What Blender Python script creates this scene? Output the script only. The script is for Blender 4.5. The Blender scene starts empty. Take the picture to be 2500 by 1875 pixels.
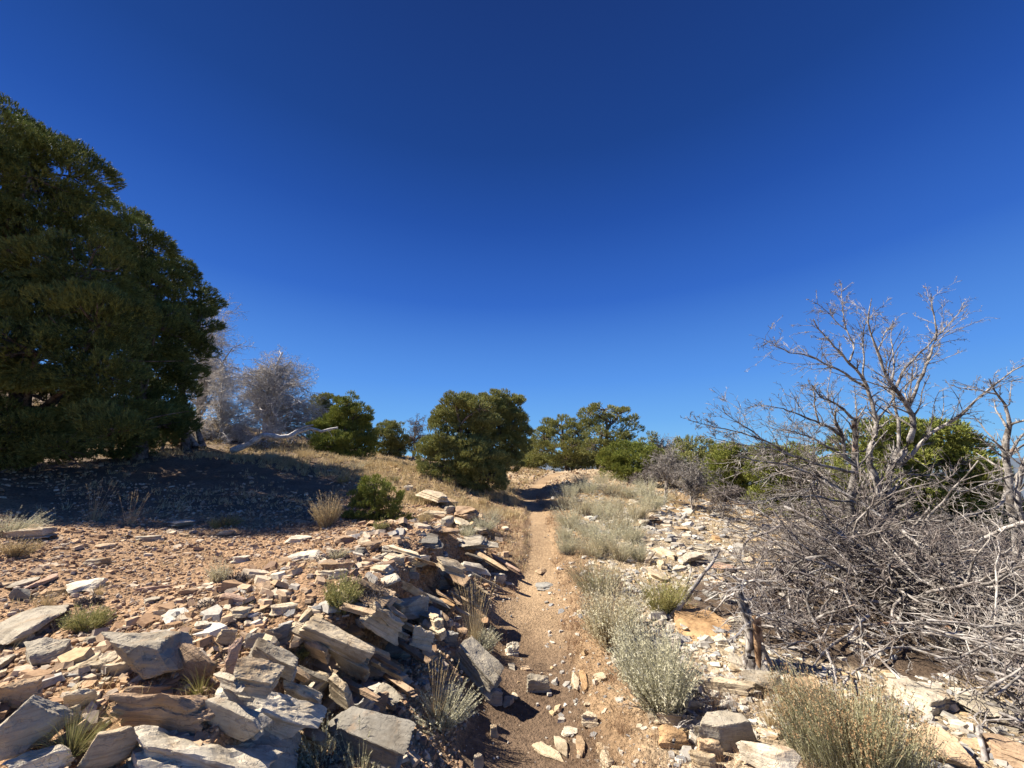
import bpy, bmesh, math, random
import numpy as np
from math import radians, sin, cos, pi
from mathutils import Vector, Matrix, Euler

SC = bpy.context.scene
COL = SC.collection
# ------------------------------------------------------------------ camera
FPX = 942.0                      # focal length in photo pixels (photo 2500 wide)
PITCH = radians(12.2)
CAMZ = 1.65
cam_data = bpy.data.cameras.new('camera')
cam_data.sensor_width = 36.0
cam_data.lens = 36.0 * FPX / 2500.0
cam_data.clip_start = 0.05
cam_data.clip_end = 30000.0
cam = bpy.data.objects.new('camera', cam_data)
COL.objects.link(cam)
cam.location = (0, 0, CAMZ)
cam.rotation_euler = (radians(90) + PITCH, 0, 0)
SC.camera = cam
# ------------------------------------------------------------------ light
SUN_EL = radians(46)
SUN_DIR = Vector((-1.0, 0.12, 0)).normalized()       # horizontal direction towards the sun
world = bpy.data.worlds.new('World'); SC.world = world
world.use_nodes = True
wn = world.node_tree.nodes; wl = world.node_tree.links
wn.clear()
sky = wn.new('ShaderNodeTexSky'); sky.sky_type = 'NISHITA'
sky.sun_disc = False
sky.sun_elevation = SUN_EL
sky.sun_rotation = math.atan2(SUN_DIR.x, SUN_DIR.y)
sky.altitude = 3000
sky.air_density = 1.0; sky.dust_density = 0.0; sky.ozone_density = 2.5
bg = wn.new('ShaderNodeBackground'); bg.inputs[1].default_value = 0.10
wo = wn.new('ShaderNodeOutputWorld')
# very clear, deep high-altitude sky: the Nishita colours pulled towards the elevation gradient of that air
s1 = wn.new('ShaderNodeMix'); s1.data_type = 'RGBA'; s1.blend_type = 'MULTIPLY'; s1.inputs[0].default_value = 1.0; s1.inputs[7].default_value = (.13, .24, .38, 1)
wl.new(sky.outputs[0], s1.inputs[6])
tcw = wn.new('ShaderNodeTexCoord'); sxyz = wn.new('ShaderNodeSeparateXYZ'); wl.new(tcw.outputs['Generated'], sxyz.inputs[0])
crw = wn.new('ShaderNodeValToRGB'); el_ = crw.color_ramp.elements
el_[0].position = 0.0; el_[0].color = (.30, .60, .90, 1); el_[1].position = 1.0; el_[1].color = (.008, .028, .13, 1)
for p_, c_ in ((.053, (.24, .56, .93)), (.113, (.175, .46, .93)), (.211, (.11, .335, .88)), (.40, (.038, .152, .61)), (.56, (.019, .088, .415)), (.682, (.0125, .059, .28)), (.84, (.0105, .041, .20))):
    e_ = el_.new(p_); e_.color = (*c_, 1)
wl.new(sxyz.outputs['Z'], crw.inputs[0])
s15 = wn.new('ShaderNodeVectorMath'); s15.operation = 'SCALE'; s15.inputs['Scale'].default_value = 4.35; wl.new(crw.outputs[0], s15.inputs[0])
s2 = wn.new('ShaderNodeMix'); s2.data_type = 'RGBA'; s2.inputs[0].default_value = 0.9; wl.new(s1.outputs[2], s2.inputs[6]); wl.new(s15.outputs[0], s2.inputs[7])
wl.new(s2.outputs[2], bg.inputs[0]); wl.new(bg.outputs[0], wo.inputs[0])
sd = bpy.data.lights.new('sun', 'SUN'); sd.energy = 5.0; sd.angle = radians(0.5); sd.color = (1.0, 0.91, 0.77)
so = bpy.data.objects.new('sun', sd); COL.objects.link(so)
tosun = Vector((SUN_DIR.x * cos(SUN_EL), SUN_DIR.y * cos(SUN_EL), sin(SUN_EL)))
so.rotation_euler = tosun.to_track_quat('Z', 'Y').to_euler()
so.location = (-30, 15, 30)
SC.view_settings.view_transform = 'Standard'; SC.view_settings.look = 'None'
SC.view_settings.exposure = 1.2; SC.view_settings.gamma = 1.0
SC.render.resolution_x = 1024; SC.render.resolution_y = 768
SC.render.engine = 'CYCLES'
SC.cycles.max_bounces = 5; SC.cycles.diffuse_bounces = 2; SC.cycles.transparent_max_bounces = 4

# ------------------------------------------------------------------ numeric helpers
CP, SP = cos(PITCH), sin(PITCH)
def ray(u, v):
    """direction per unit of camera depth through photo pixel (u, v)"""
    a = (np.asarray(u, float) - 1250) / FPX; b = (937.5 - np.asarray(v, float)) / FPX
    return np.stack([a, CP - b * SP, SP + b * CP], -1)
def P(u, v, Y):
    d = ray(u, v); t = Y / d[..., 1]
    return np.array([0, 0, CAMZ]) + d * np.asarray(t)[..., None]
def proj(p):
    p = np.asarray(p, float) - np.array([0, 0, CAMZ])
    w = p[..., 1] * CP + p[..., 2] * SP
    b = -p[..., 1] * SP + p[..., 2] * CP
    return 1250 + FPX * p[..., 0] / w, 937.5 - FPX * b / w, w

def _h(ix, iy, iz, s):
    n = (ix.astype(np.int64) * 374761393 + iy.astype(np.int64) * 668265263 + iz.astype(np.int64) * 2147483647 + s * 974711) & 0xFFFFFFFF
    n = ((n ^ (n >> 13)) * 1274126177) & 0xFFFFFFFF
    n = ((n ^ (n >> 16)) * 2246822519) & 0xFFFFFFFF
    return ((n ^ (n >> 15)) & 0xFFFFFF) / float(0xFFFFFF)
def vnoise(p, s=0):
    p = np.asarray(p, float); i = np.floor(p).astype(np.int64); f = p - i
    f = f * f * (3 - 2 * f); r = 0
    for dx in (0, 1):
        wx = f[..., 0] if dx else 1 - f[..., 0]
        for dy in (0, 1):
            wy = f[..., 1] if dy else 1 - f[..., 1]
            for dz in (0, 1):
                wz = f[..., 2] if dz else 1 - f[..., 2]
                r = r + wx * wy * wz * _h(i[..., 0] + dx, i[..., 1] + dy, i[..., 2] + dz, s)
    return r * 2 - 1
def fbm(p, o=4, s=0, g=0.5):
    a = 1; r = 0; q = np.asarray(p, float)
    for k in range(o):
        r = r + a * vnoise(q, s + k * 17); q = q * 2.03 + 11.3; a *= g
    return r
def sstep(a, b, x):
    t = np.clip((x - a) / (b - a), 0, 1); return t * t * (3 - 2 * t)
def unit(v):
    return v / np.maximum(np.linalg.norm(v, axis=-1, keepdims=True), 1e-9)

# ------------------------------------------------------------------ terrain surface
CPX = [  # (u, v, Y) on the ground in the photo
 (1290,1875,2.57),(1300,1640,3.6),(1300,1450,5.5),(1320,1350,7.5),(1312,1250,12.2),(1290,1215,15.0),(1335,1165,18.5),
 (1240,1150,22),(1400,1150,22),(1290,1140,26),(1480,1145,24),
 (950,1840,2.3),(700,1800,2.22),(400,1750,2.2),(0,1850,1.85),(-400,1800,1.9),(0,1500,2.8),(400,1400,3.9),(800,1400,4.25),(1000,1450,4.05),(1060,1520,3.55),(1000,1600,3.0),(930,1700,2.65),
 (1170,1690,3.25),(1190,1560,4.2),(1220,1430,5.75),(1000,1400,4.55),(1120,1370,5.3),(1180,1370,6.3),
 (0,1250,6.2),(400,1250,7.1),(800,1250,8.0),(1100,1260,8.4),(1200,1260,9.6),(1240,1260,11.2),
 (0,1140,9.8),(300,1130,10.3),(600,1130,11.5),(900,1160,12.0),(1040,1160,13.2),(1130,1195,13.0),(1210,1200,14.5),
 (400,1065,14),(650,1085,15),(800,1110,16),(930,1125,20),(100,1080,13),(1000,1135,22),
 (1450,1450,5.2),(1450,1350,7.2),(1450,1250,11.3),(1600,1250,11.8),(1400,1190,15),(1500,1185,15.5),(1600,1180,17),
 (1700,1250,13),(1700,1400,6.2),(1700,1600,3.85),(1700,1800,2.7),(2100,1860,2.5),(2450,1820,2.75),(2400,1550,4.9),
 (2100,1420,6.6),(2100,1300,10.5),(2450,1330,12),(1850,1230,15),(1650,1170,20),
]
cw = [tuple(P(u, v, Y)) for u, v, Y in CPX]
cw += [(0,0,0),(0,-3,-.1),(0,-9,-.3),(-3,0,.55),(-4,-4,.8),(4,-3,-.1),(3,0,0),(-12,0,2.6),(-14,6,2.7),(-20,16,4.3),(-16,30,3.6),(-9,26,2.6),
       (-2,34,1.0),(8,32,-.6),(12,5,-1.6),(18,10,-3.6),(14,20,-2.4),(26,24,-7),(40,10,-12),(26,-6,-6),(-25,-10,5),(-40,20,8),(-30,50,3),(0,60,-5),(30,55,-12),
       (5,24,.9),(9,25,.2),(12,-12,-2.5),(-40,-25,8),(0,-30,-2),(35,-30,-10),(6,17,.9)]
cw = np.array(cw)
def _k(r2):
    return 0.5 * r2 * np.log(r2 + 1e-9)
def _tps_fit(c, lam=0.02):
    n = len(c); A = np.zeros((n + 3, n + 3))
    d2 = ((c[:, None, :2] - c[None, :, :2]) ** 2).sum(-1)
    A[:n, :n] = _k(d2) + lam * np.eye(n)
    A[:n, n] = 1; A[:n, n + 1:] = c[:, :2]; A[n, :n] = 1; A[n + 1:, :n] = c[:, :2].T
    return np.linalg.solve(A, np.concatenate([c[:, 2], np.zeros(3)]))
TW = _tps_fit(cw)
PATHPX = [(1280,1990,2.2),(1285,1875,2.57),(1300,1640,3.6),(1306,1520,4.6),(1308,1450,5.5),(1322,1350,7.5),(1315,1290,9.7),(1311,1245,12.2),(1288,1215,15.0),(1310,1190,16.5),(1335,1165,18.5),(1370,1150,20.5)]
pw = np.array([P(*q) for q in PATHPX])
pw = np.concatenate([[[.1, -6, 0], [.09, 0, 0], [.09, 1.2, 0]], pw])
def path_x(Y):
    return np.interp(Y, pw[:, 1], pw[:, 0])
def path_half(Y):
    return np.interp(Y, [0, 2.5, 3.6, 5.5, 7.5, 12, 18, 22], [.46, .46, .36, .28, .22, .23, .28, .3])
def hz(x, y, fine=True):
    x = np.asarray(x, float); y = np.asarray(y, float); sh = x.shape
    xf = x.ravel(); yf = y.ravel(); out = np.empty(xf.shape)
    for a in range(0, len(xf), 20000):
        X = xf[a:a + 20000]; Y = yf[a:a + 20000]
        r = np.hypot(X, Y); s = np.minimum(1, 55.0 / np.maximum(r, 1e-6)); Xc = X * s; Yc = Y * s
        d2 = (Xc[:, None] - cw[None, :, 0]) ** 2 + (Yc[:, None] - cw[None, :, 1]) ** 2
        z = _k(d2) @ TW[:len(cw)] + TW[-3] + TW[-2] * Xc + TW[-1] * Yc
        z = z - 0.16 * np.maximum(r - 55, 0) ** 1.05 * np.exp(-r / 9000)
        z = np.maximum(z, -420)
        q = np.stack([X, Y, 0 * X], -1)
        off = np.abs(X - path_x(Y)); ph = path_half(Y)
        onp = 1 - sstep(ph * .8, ph * 1.7, off); onp = np.where((Y > -6) & (Y < 22), onp, 0)
        z = z - 0.05 * onp
        amp = np.minimum(1.0, 0.25 + r / 25) * (1 - .75 * onp)
        z = z + amp * 0.10 * fbm(q * 0.55, 3, 5) + np.minimum(r / 60, 6) * 1.2 * fbm(q * .02, 3, 9) * sstep(30, 90, r)
        if fine:
            z = z + (1 - .7 * onp) * 0.022 * fbm(q * 3.7, 3, 31) * sstep(60, 20, r)
            # broken, stepped ledges along the bank left of the path
            st = np.exp(-((X - path_x(Y) + 1.3) / .8) ** 2) * (1 - sstep(6.5, 9, Y))
            z = z + st * 0.045 * fbm(np.stack([X * 2.2 + Y * 1.2, Y * 2.4 - X, 0 * X], -1), 3, 77)
        lip = -1.12 + .16 * vnoise(q * 1.6, 91) + .06 * vnoise(q * 5.0, 92) - .12 * sstep(5, 3, Y)
        o_ = X - path_x(Y); up = sstep(-.12, .10, lip - o_) * (1 - sstep(.1, 2.3, lip - o_))
        dn = (1 - sstep(.12, .48, o_ - lip)) * sstep(-.10, .12, o_ - lip)
        z = z + (up * .21 - dn * .15) * sstep(1.0, 2.0, Y) * (1 - sstep(6.2, 7.6, Y))
        out[a:a + 20000] = z
    return out.reshape(sh)
TS = np.geomspace(1.3, 90, 420)
def G(u, v):
    """ground point seen at photo pixel (u, v)"""
    d = ray(u, v); pts = np.array([0, 0, CAMZ]) + d * TS[:, None]
    g = hz(pts[:, 0], pts[:, 1]); s = pts[:, 2] - g
    k = np.argmax(s < 0)
    if s[k] >= 0: k = len(TS) - 1
    k = max(k, 1)
    f = s[k - 1] / (s[k - 1] - s[k] + 1e-9); f = min(max(f, 0), 1)
    p = pts[k - 1] * (1 - f) + pts[k] * f
    p[2] = float(hz(np.array([p[0]]), np.array([p[1]]))[0])
    return p
def hz1(x, y): return float(hz(np.array([float(x)]), np.array([float(y)]))[0])

# ------------------------------------------------------------------ mesh helpers
def mesh_np(name, V, F, mats=None, smooth=False, midx=None):
    """F: (n,k) int array or list of such arrays"""
    if not isinstance(F, list): F = [F]
    F = [f for f in F if len(f)]
    me = bpy.data.meshes.new(name)
    V = np.asarray(V, np.float32)
    me.vertices.add(len(V)); me.vertices.foreach_set('co', V.ravel())
    nl = sum(f.size for f in F); npoly = sum(len(f) for f in F)
    me.loops.add(nl); me.polygons.add(npoly)
    me.loops.foreach_set('vertex_index', np.concatenate([f.ravel() for f in F]).astype(np.int32))
    tot = np.concatenate([np.full(len(f), f.shape[1]) for f in F]); st = np.concatenate([[0], np.cumsum(tot)[:-1]])
    me.polygons.foreach_set('loop_start', st.astype(np.int32))
    if smooth: me.polygons.foreach_set('use_smooth', np.ones(npoly, bool))
    else: me.polygons.foreach_set('use_smooth', np.zeros(npoly, bool))
    for m in (mats or []): me.materials.append(m)
    if midx is not None: me.polygons.foreach_set('material_index', np.asarray(midx, np.int32))
    me.update(calc_edges=True)
    return me
def link(name, me, parent=None, loc=None):
    o = bpy.data.objects.new(name, me); COL.objects.link(o)
    if parent is not None: o.parent = parent
    if loc is not None: o.location = loc
    return o
USED = {}
def tag(o, label=None, cat=None, group=None, kind=None):
    if label: o['label'] = label
    if cat: o['category'] = cat
    if group: o['group'] = group
    if kind: o['kind'] = kind
    return o
def empty(name, loc, label, cat, group=None, rz=0):
    o = bpy.data.objects.new(name, None); COL.objects.link(o); o.location = loc; o.rotation_euler = (0, 0, rz)
    o.empty_display_size = .2
    return tag(o, label, cat, group)
class Geo:
    """accumulates triangle / quad soups"""
    def __init__(s): s.V = []; s.T = []; s.Q = []; s.n = 0
    def add(s, V, T=None, Q=None):
        if len(V) == 0: return
        s.V.append(V)
        if T is not None: s.T.append(T + s.n)
        if Q is not None: s.Q.append(Q + s.n)
        s.n += len(V)
    def mesh(s, name, mats, smooth=False, origin=None):
        V = np.concatenate(s.V)
        if origin is not None: V = V - np.asarray(origin)
        F = []
        if s.T: F.append(np.concatenate(s.T))
        if s.Q: F.append(np.concatenate(s.Q))
        return mesh_np(name, V, F, mats, smooth)
def frames(T):
    up = np.where(np.abs(T[..., 2:3]) > .9, np.array([1.0, 0, 0]), np.array([0, 0, 1.0]))
    A = unit(np.cross(up, T)); B = np.cross(T, A); return A, B
def tubes(geo, pts, rad, n=4):
    """pts (N,K,3) rad (N,K)"""
    if len(pts) == 0: return
    N, K, _ = pts.shape
    T = np.gradient(pts, axis=1); T = unit(T); A, B = frames(T)
    an = np.arange(n) * 2 * pi / n
    ring = pts[:, :, None] + rad[:, :, None, None] * (np.cos(an)[None, None, :, None] * A[:, :, None] + np.sin(an)[None, None, :, None] * B[:, :, None])
    V = ring.reshape(-1, 3)
    base = (np.arange(N) * K * n)[:, None, None]; k = np.arange(K - 1)[None, :, None] * n; j = np.arange(n)[None, None, :]; j2 = (j + 1) % n
    Q = np.stack([base + k + j, base + k + j2, base + k + n + j2, base + k + n + j], -1).reshape(-1, 4)
    geo.add(V, None, Q)
def resample(pl, K):
    pl = np.asarray(pl, float); d = np.concatenate([[0], np.cumsum(np.linalg.norm(np.diff(pl, axis=0), axis=1))])
    t = np.linspace(0, d[-1], K)
    # smooth Catmull-like by interpolating then light averaging
    q = np.stack([np.interp(t, d, pl[:, i]) for i in range(3)], -1)
    for _ in range(2):
        q[1:-1] = .25 * q[:-2] + .5 * q[1:-1] + .25 * q[2:]
    return q
def grow(rng, start, dirs, length, r0, K=6, wob=.25, grav=0.0, taper=.25):
    """vectorised wandering branches: start (N,3), dirs (N,3), length (N,), r0 (N,)"""
    N = len(start); P_ = np.empty((N, K, 3)); P_[:, 0] = start; d = unit(dirs.copy()); s = (length / (K - 1))[:, None]
    for k in range(1, K):
        d = unit(d + rng.normal(0, wob, (N, 3)) + np.array([0, 0, grav]))
        P_[:, k] = P_[:, k - 1] + d * s
    R = r0[:, None] * np.linspace(1, taper, K)[None]
    return P_, R
def spawn(rng, pts, rad, m, ang=.9, lo=.15, hi=1.0, lr=(.3, .6), rr=.55, K=5, wob=.25, grav=0., minr=.0015, taper=.3, length=None, tipscale=.5):
    """m children on every parent branch"""
    N, K0, _ = pts.shape
    idx = np.repeat(np.arange(N), m); t = rng.uniform(lo, hi, len(idx)) * (K0 - 1)
    k = np.minimum(t.astype(int), K0 - 2); f = (t - k)[:, None]
    a = pts[idx, k]; b = pts[idx, k + 1]; s = a * (1 - f) + b * f; T = unit(b - a)
    r = rad[idx, k] * (1 - f[:, 0]) + rad[idx, k + 1] * f[:, 0]
    rd = unit(np.cross(T, rng.normal(0, 1, T.shape)))
    an = rng.uniform(.5, 1.2, len(idx)) * ang
    d = T * np.cos(an)[:, None] + rd * np.sin(an)[:, None]
    if length is None:
        L = np.linalg.norm(np.diff(pts, axis=1), axis=2).sum(1)[idx]
        L = L * rng.uniform(lr[0], lr[1], len(idx)) * (1 - tipscale * t / (K0 - 1))
    else: L = rng.uniform(length[0], length[1], len(idx))
    return grow(rng, s, d, L, np.maximum(r * rr, minr), K, wob, grav, taper)

# ------------------------------------------------------------------ materials
def nmat(name):
    m = bpy.data.materials.new(name); m.use_nodes = True; nt = m.node_tree; b = nt.nodes['Principled BSDF']
    b.inputs['Roughness'].default_value = .9; b.inputs['Specular IOR Level'].default_value = .2
    return m, nt, nt.nodes, nt.links, b
def ramp(nodes, stops, interp='LINEAR'):
    r = nodes.new('ShaderNodeValToRGB'); r.color_ramp.interpolation = interp; e = r.color_ramp.elements
    while len(e) > 1: e.remove(e[0])
    e[0].position = stops[0][0]; e[0].color = (*stops[0][1], 1)
    for p, c in stops[1:]:
        q = e.new(p); q.color = (*c, 1)
    return r
def noise(nodes, scale, detail=4, rough=.6, dist=0.0):
    n = nodes.new('ShaderNodeTexNoise'); n.inputs['Scale'].default_value = scale; n.inputs['Detail'].default_value = detail
    n.inputs['Roughness'].default_value = rough; n.inputs['Distortion'].default_value = dist; return n
def mix(nodes, links, a, b, fac, mode='MIX'):
    m = nodes.new('ShaderNodeMix'); m.data_type = 'RGBA'; m.blend_type = mode
    for sock, val in ((m.inputs[0], fac), (m.inputs[6], a), (m.inputs[7], b)):
        if hasattr(val, 'links'): links.new(val, sock)
        elif isinstance(val, (int, float)): sock.default_value = val
        else: sock.default_value = (*val, 1)
    return m.outputs[2]
def bump(nodes, links, b, src, strength, dist, prev=None):
    bp = nodes.new('ShaderNodeBump'); bp.inputs['Strength'].default_value = strength; bp.inputs['Distance'].default_value = dist
    links.new(src, bp.inputs['Height'])
    if prev is not None: links.new(prev, bp.inputs['Normal'])
    links.new(bp.outputs[0], b.inputs['Normal']); return bp.outputs[0]

def rock_material():
    m, nt, N, L, b = nmat('layered_rock')
    tc = N.new('ShaderNodeTexCoord'); oi = N.new('ShaderNodeObjectInfo')
    mp = N.new('ShaderNodeMapping'); L.new(tc.outputs['Object'], mp.inputs[0])
    # every stone takes a different piece of the pattern
    mul = N.new('ShaderNodeMath'); mul.operation = 'MULTIPLY'; mul.inputs[1].default_value = 57.0; L.new(oi.outputs['Random'], mul.inputs[0])
    comb = N.new('ShaderNodeCombineXYZ'); L.new(mul.outputs[0], comb.inputs[0]); L.new(mul.outputs[0], comb.inputs[1]); L.new(comb.outputs[0], mp.inputs['Location'])
    n1 = noise(N, 3.2, 6, .62); L.new(mp.outputs[0], n1.inputs['Vector'])
    n2 = noise(N, 16, 8, .7); L.new(mp.outputs[0], n2.inputs['Vector'])
    mps = N.new('ShaderNodeMapping'); mps.inputs['Scale'].default_value = (1.2, 1.2, 34); L.new(mp.outputs[0], mps.inputs[0])
    n3 = noise(N, 1.6, 6, .6, .25); L.new(mps.outputs[0], n3.inputs['Vector'])      # bedding layers
    mpg = N.new('ShaderNodeMapping'); mpg.inputs['Scale'].default_value = (1.0, 9, 9); mpg.inputs['Rotation'].default_value = (0, 0, .15); L.new(mp.outputs[0], mpg.inputs[0])
    n4 = noise(N, 2.2, 5, .6, .6); L.new(mpg.outputs[0], n4.inputs['Vector'])       # grain along the beds
    r1 = ramp(N, [(.32, (.50, .44, .38)), (.45, (.86, .84, .8)), (.58, (1.06, 1.04, 1.0)), (.72, (1.18, 1.15, 1.08))]); L.new(n1.outputs[0], r1.inputs[0])
    c = mix(N, L, oi.outputs['Color'], r1.outputs[0], 1.0, 'MULTIPLY')
    r2 = ramp(N, [(.3, (.45, .42, .40)), (.42, (.85, .84, .82)), (.6, (1.05, 1.05, 1.05))]); L.new(n2.outputs[0], r2.inputs[0])
    c = mix(N, L, c, r2.outputs[0], .55, 'MULTIPLY')
    r3 = ramp(N, [(.34, (.42, .38, .34)), (.44, (.86, .83, .78)), (.5, (1.05, 1.04, 1.0)), (.58, (.8, .78, .76)), (.66, (1.1, 1.08, 1.04))]); L.new(n3.outputs[0], r3.inputs[0])
    c = mix(N, L, c, r3.outputs[0], .5, 'MULTIPLY')
    r4 = ramp(N, [(.38, (.55, .52, .5)), (.5, (1, 1, 1)), (.62, (1.08, 1.05, 1))]); L.new(n4.outputs[0], r4.inputs[0])
    c = mix(N, L, c, r4.outputs[0], .22, 'MULTIPLY')
    # iron stain and dust
    n5 = noise(N, 5.5, 5, .65); L.new(mp.outputs[0], n5.inputs['Vector'])
    r5 = ramp(N, [(.56, (0, 0, 0)), (.70, (1, 1, 1))]); L.new(n5.outputs[0], r5.inputs[0])
    st = N.new('ShaderNodeMath'); st.operation = 'MULTIPLY'; st.inputs[1].default_value = .5; L.new(r5.outputs[0], st.inputs[0])
    c = mix(N, L, c, (.36, .21, .10), st.outputs[0])
    # dark lichen specks
    vo = N.new('ShaderNodeTexVoronoi'); vo.inputs['Scale'].default_value = 26; L.new(mp.outputs[0], vo.inputs['Vector'])
    n6 = noise(N, 4, 3); L.new(mp.outputs[0], n6.inputs['Vector'])
    r6 = ramp(N, [(.12, (1, 1, 1)), (.2, (0, 0, 0))]); L.new(vo.outputs[0], r6.inputs[0])
    r7 = ramp(N, [(.5, (0, 0, 0)), (.6, (1, 1, 1))]); L.new(n6.outputs[0], r7.inputs[0])
    lk = N.new('ShaderNodeMath'); lk.operation = 'MULTIPLY'; L.new(r6.outputs[0], lk.inputs[0]); L.new(r7.outputs[0], lk.inputs[1])
    lk2 = N.new('ShaderNodeMath'); lk2.operation = 'MULTIPLY'; lk2.inputs[1].default_value = .5; L.new(lk.outputs[0], lk2.inputs[0])
    c = mix(N, L, c, (.10, .095, .085), lk2.outputs[0])
    vc = N.new('ShaderNodeTexVoronoi'); vc.feature = 'DISTANCE_TO_EDGE'; vc.inputs['Scale'].default_value = 4.2
    mpc = N.new('ShaderNodeMapping'); mpc.inputs['Scale'].default_value = (1, 1.8, 4); L.new(mp.outputs[0], mpc.inputs[0])
    nd = noise(N, 5, 4); L.new(mp.outputs[0], nd.inputs['Vector'])
    dv = mix(N, L, mpc.outputs[0], nd.outputs['Color'], .6, 'ADD'); L.new(dv, vc.inputs['Vector'])
    rc = ramp(N, [(0.0, (0, 0, 0)), (.03, (1, 1, 1))]); L.new(vc.outputs['Distance'], rc.inputs[0])
    rk = ramp(N, [(0.0, (.35, .3, .25)), (.010, (1, 1, 1))]); L.new(vc.outputs['Distance'], rk.inputs[0]); c = mix(N, L, c, rk.outputs[0], .4, 'MULTIPLY'); L.new(c, b.inputs['Base Color'])
    p0 = bump(N, L, b, rc.outputs[0], .4, .012)
    p1 = bump(N, L, b, n3.outputs[0], .5, .014, p0)
    p2 = bump(N, L, b, n1.outputs[0], .5, .04, p1)
    p3 = bump(N, L, b, n2.outputs[0], .8, .012, p2)
    n8 = noise(N, 70, 6, .75); L.new(mp.outputs[0], n8.inputs['Vector']); bump(N, L, b, n8.outputs[0], .6, .006, bump(N, L, b, n4.outputs[0], .2, .01, p3))
    return m
def chip_material(name, cols):
    m, nt, N, L, b = nmat(name)
    g = N.new('ShaderNodeNewGeometry'); r = ramp(N, [(i / len(cols), c) for i, c in enumerate(cols)], 'CONSTANT'); L.new(g.outputs['Random Per Island'], r.inputs[0])
    tc = N.new('ShaderNodeTexCoord'); n = noise(N, 38, 5, .7); L.new(tc.outputs['Object'], n.inputs['Vector'])
    r2 = ramp(N, [(.32, (.55, .52, .5)), (.55, (1.05, 1.05, 1.05))]); L.new(n.outputs[0], r2.inputs[0])
    L.new(mix(N, L, r.outputs[0], r2.outputs[0], .8, 'MULTIPLY'), b.inputs['Base Color'])
    bump(N, L, b, n.outputs[0], .5, .006)
    return m
def island_material(name, cols, patch=None, rough=.7, trans=0.0, scale=3.0):
    """foliage, grass and twigs: every small piece takes one of several natural tones"""
    m, nt, N, L, b = nmat(name); b.inputs['Roughness'].default_value = rough
    g = N.new('ShaderNodeNewGeometry'); k = len(cols) - 1
    r = ramp(N, [(i / k, c) for i, c in enumerate(cols)]); L.new(g.outputs['Random Per Island'], r.inputs[0]); c = r.outputs[0]
    if patch:
        tc = N.new('ShaderNodeTexCoord'); oi = N.new('ShaderNodeObjectInfo')
        v = N.new('ShaderNodeVectorMath'); v.operation = 'ADD'; L.new(tc.outputs['Object'], v.inputs[0]); L.new(oi.outputs['Location'], v.inputs[1])
        n = noise(N, scale, 3, .6); L.new(v.outputs[0], n.inputs['Vector'])
        r2 = ramp(N, [(.4, (0, 0, 0)), (.62, (1, 1, 1))]); L.new(n.outputs[0], r2.inputs[0])
        c = mix(N, L, c, mix(N, L, c, patch, .6), r2.outputs[0])
    L.new(c, b.inputs['Base Color'])
    if trans:
        t = N.new('ShaderNodeBsdfTranslucent'); L.new(c, t.inputs['Color']); ms = N.new('ShaderNodeMixShader'); ms.inputs[0].default_value = trans
        L.new(b.outputs[0], ms.inputs[1]); L.new(t.outputs[0], ms.inputs[2]); L.new(ms.outputs[0], nt.nodes['Material Output'].inputs['Surface'])
    return m
def wood_material(name, light, dark, rust=None, scale=1.0):
    m, nt, N, L, b = nmat(name); tc = N.new('ShaderNodeTexCoord')
    n = noise(N, 9 * scale, 6, .7, .4); L.new(tc.outputs['Object'], n.inputs['Vector'])
    r = ramp(N, [(.42, dark), (.58, light)]); L.new(n.outputs[0], r.inputs[0]); c = r.outputs[0]
    g = N.new('ShaderNodeNewGeometry'); rr = ramp(N, [(0, (.55, .55, .55)), (.5, (1, 1, 1)), (1, (1.15, 1.13, 1.1))]); L.new(g.outputs['Random Per Island'], rr.inputs[0])
    c = mix(N, L, c, rr.outputs[0], .8, 'MULTIPLY')
    if rust:
        n2 = noise(N, 2.3, 4, .6); L.new(tc.outputs['Object'], n2.inputs['Vector']); r2 = ramp(N, [(.62, (0, 0, 0)), (.74, (.6, .6, .6))]); L.new(n2.outputs[0], r2.inputs[0])
        c = mix(N, L, c, rust, r2.outputs[0])
    L.new(c, b.inputs['Base Color'])
    n3 = noise(N, 45 * scale, 5, .7); L.new(tc.outputs['Object'], n3.inputs['Vector']); bump(N, L, b, n3.outputs[0], .7, .01)
    return m
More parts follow.
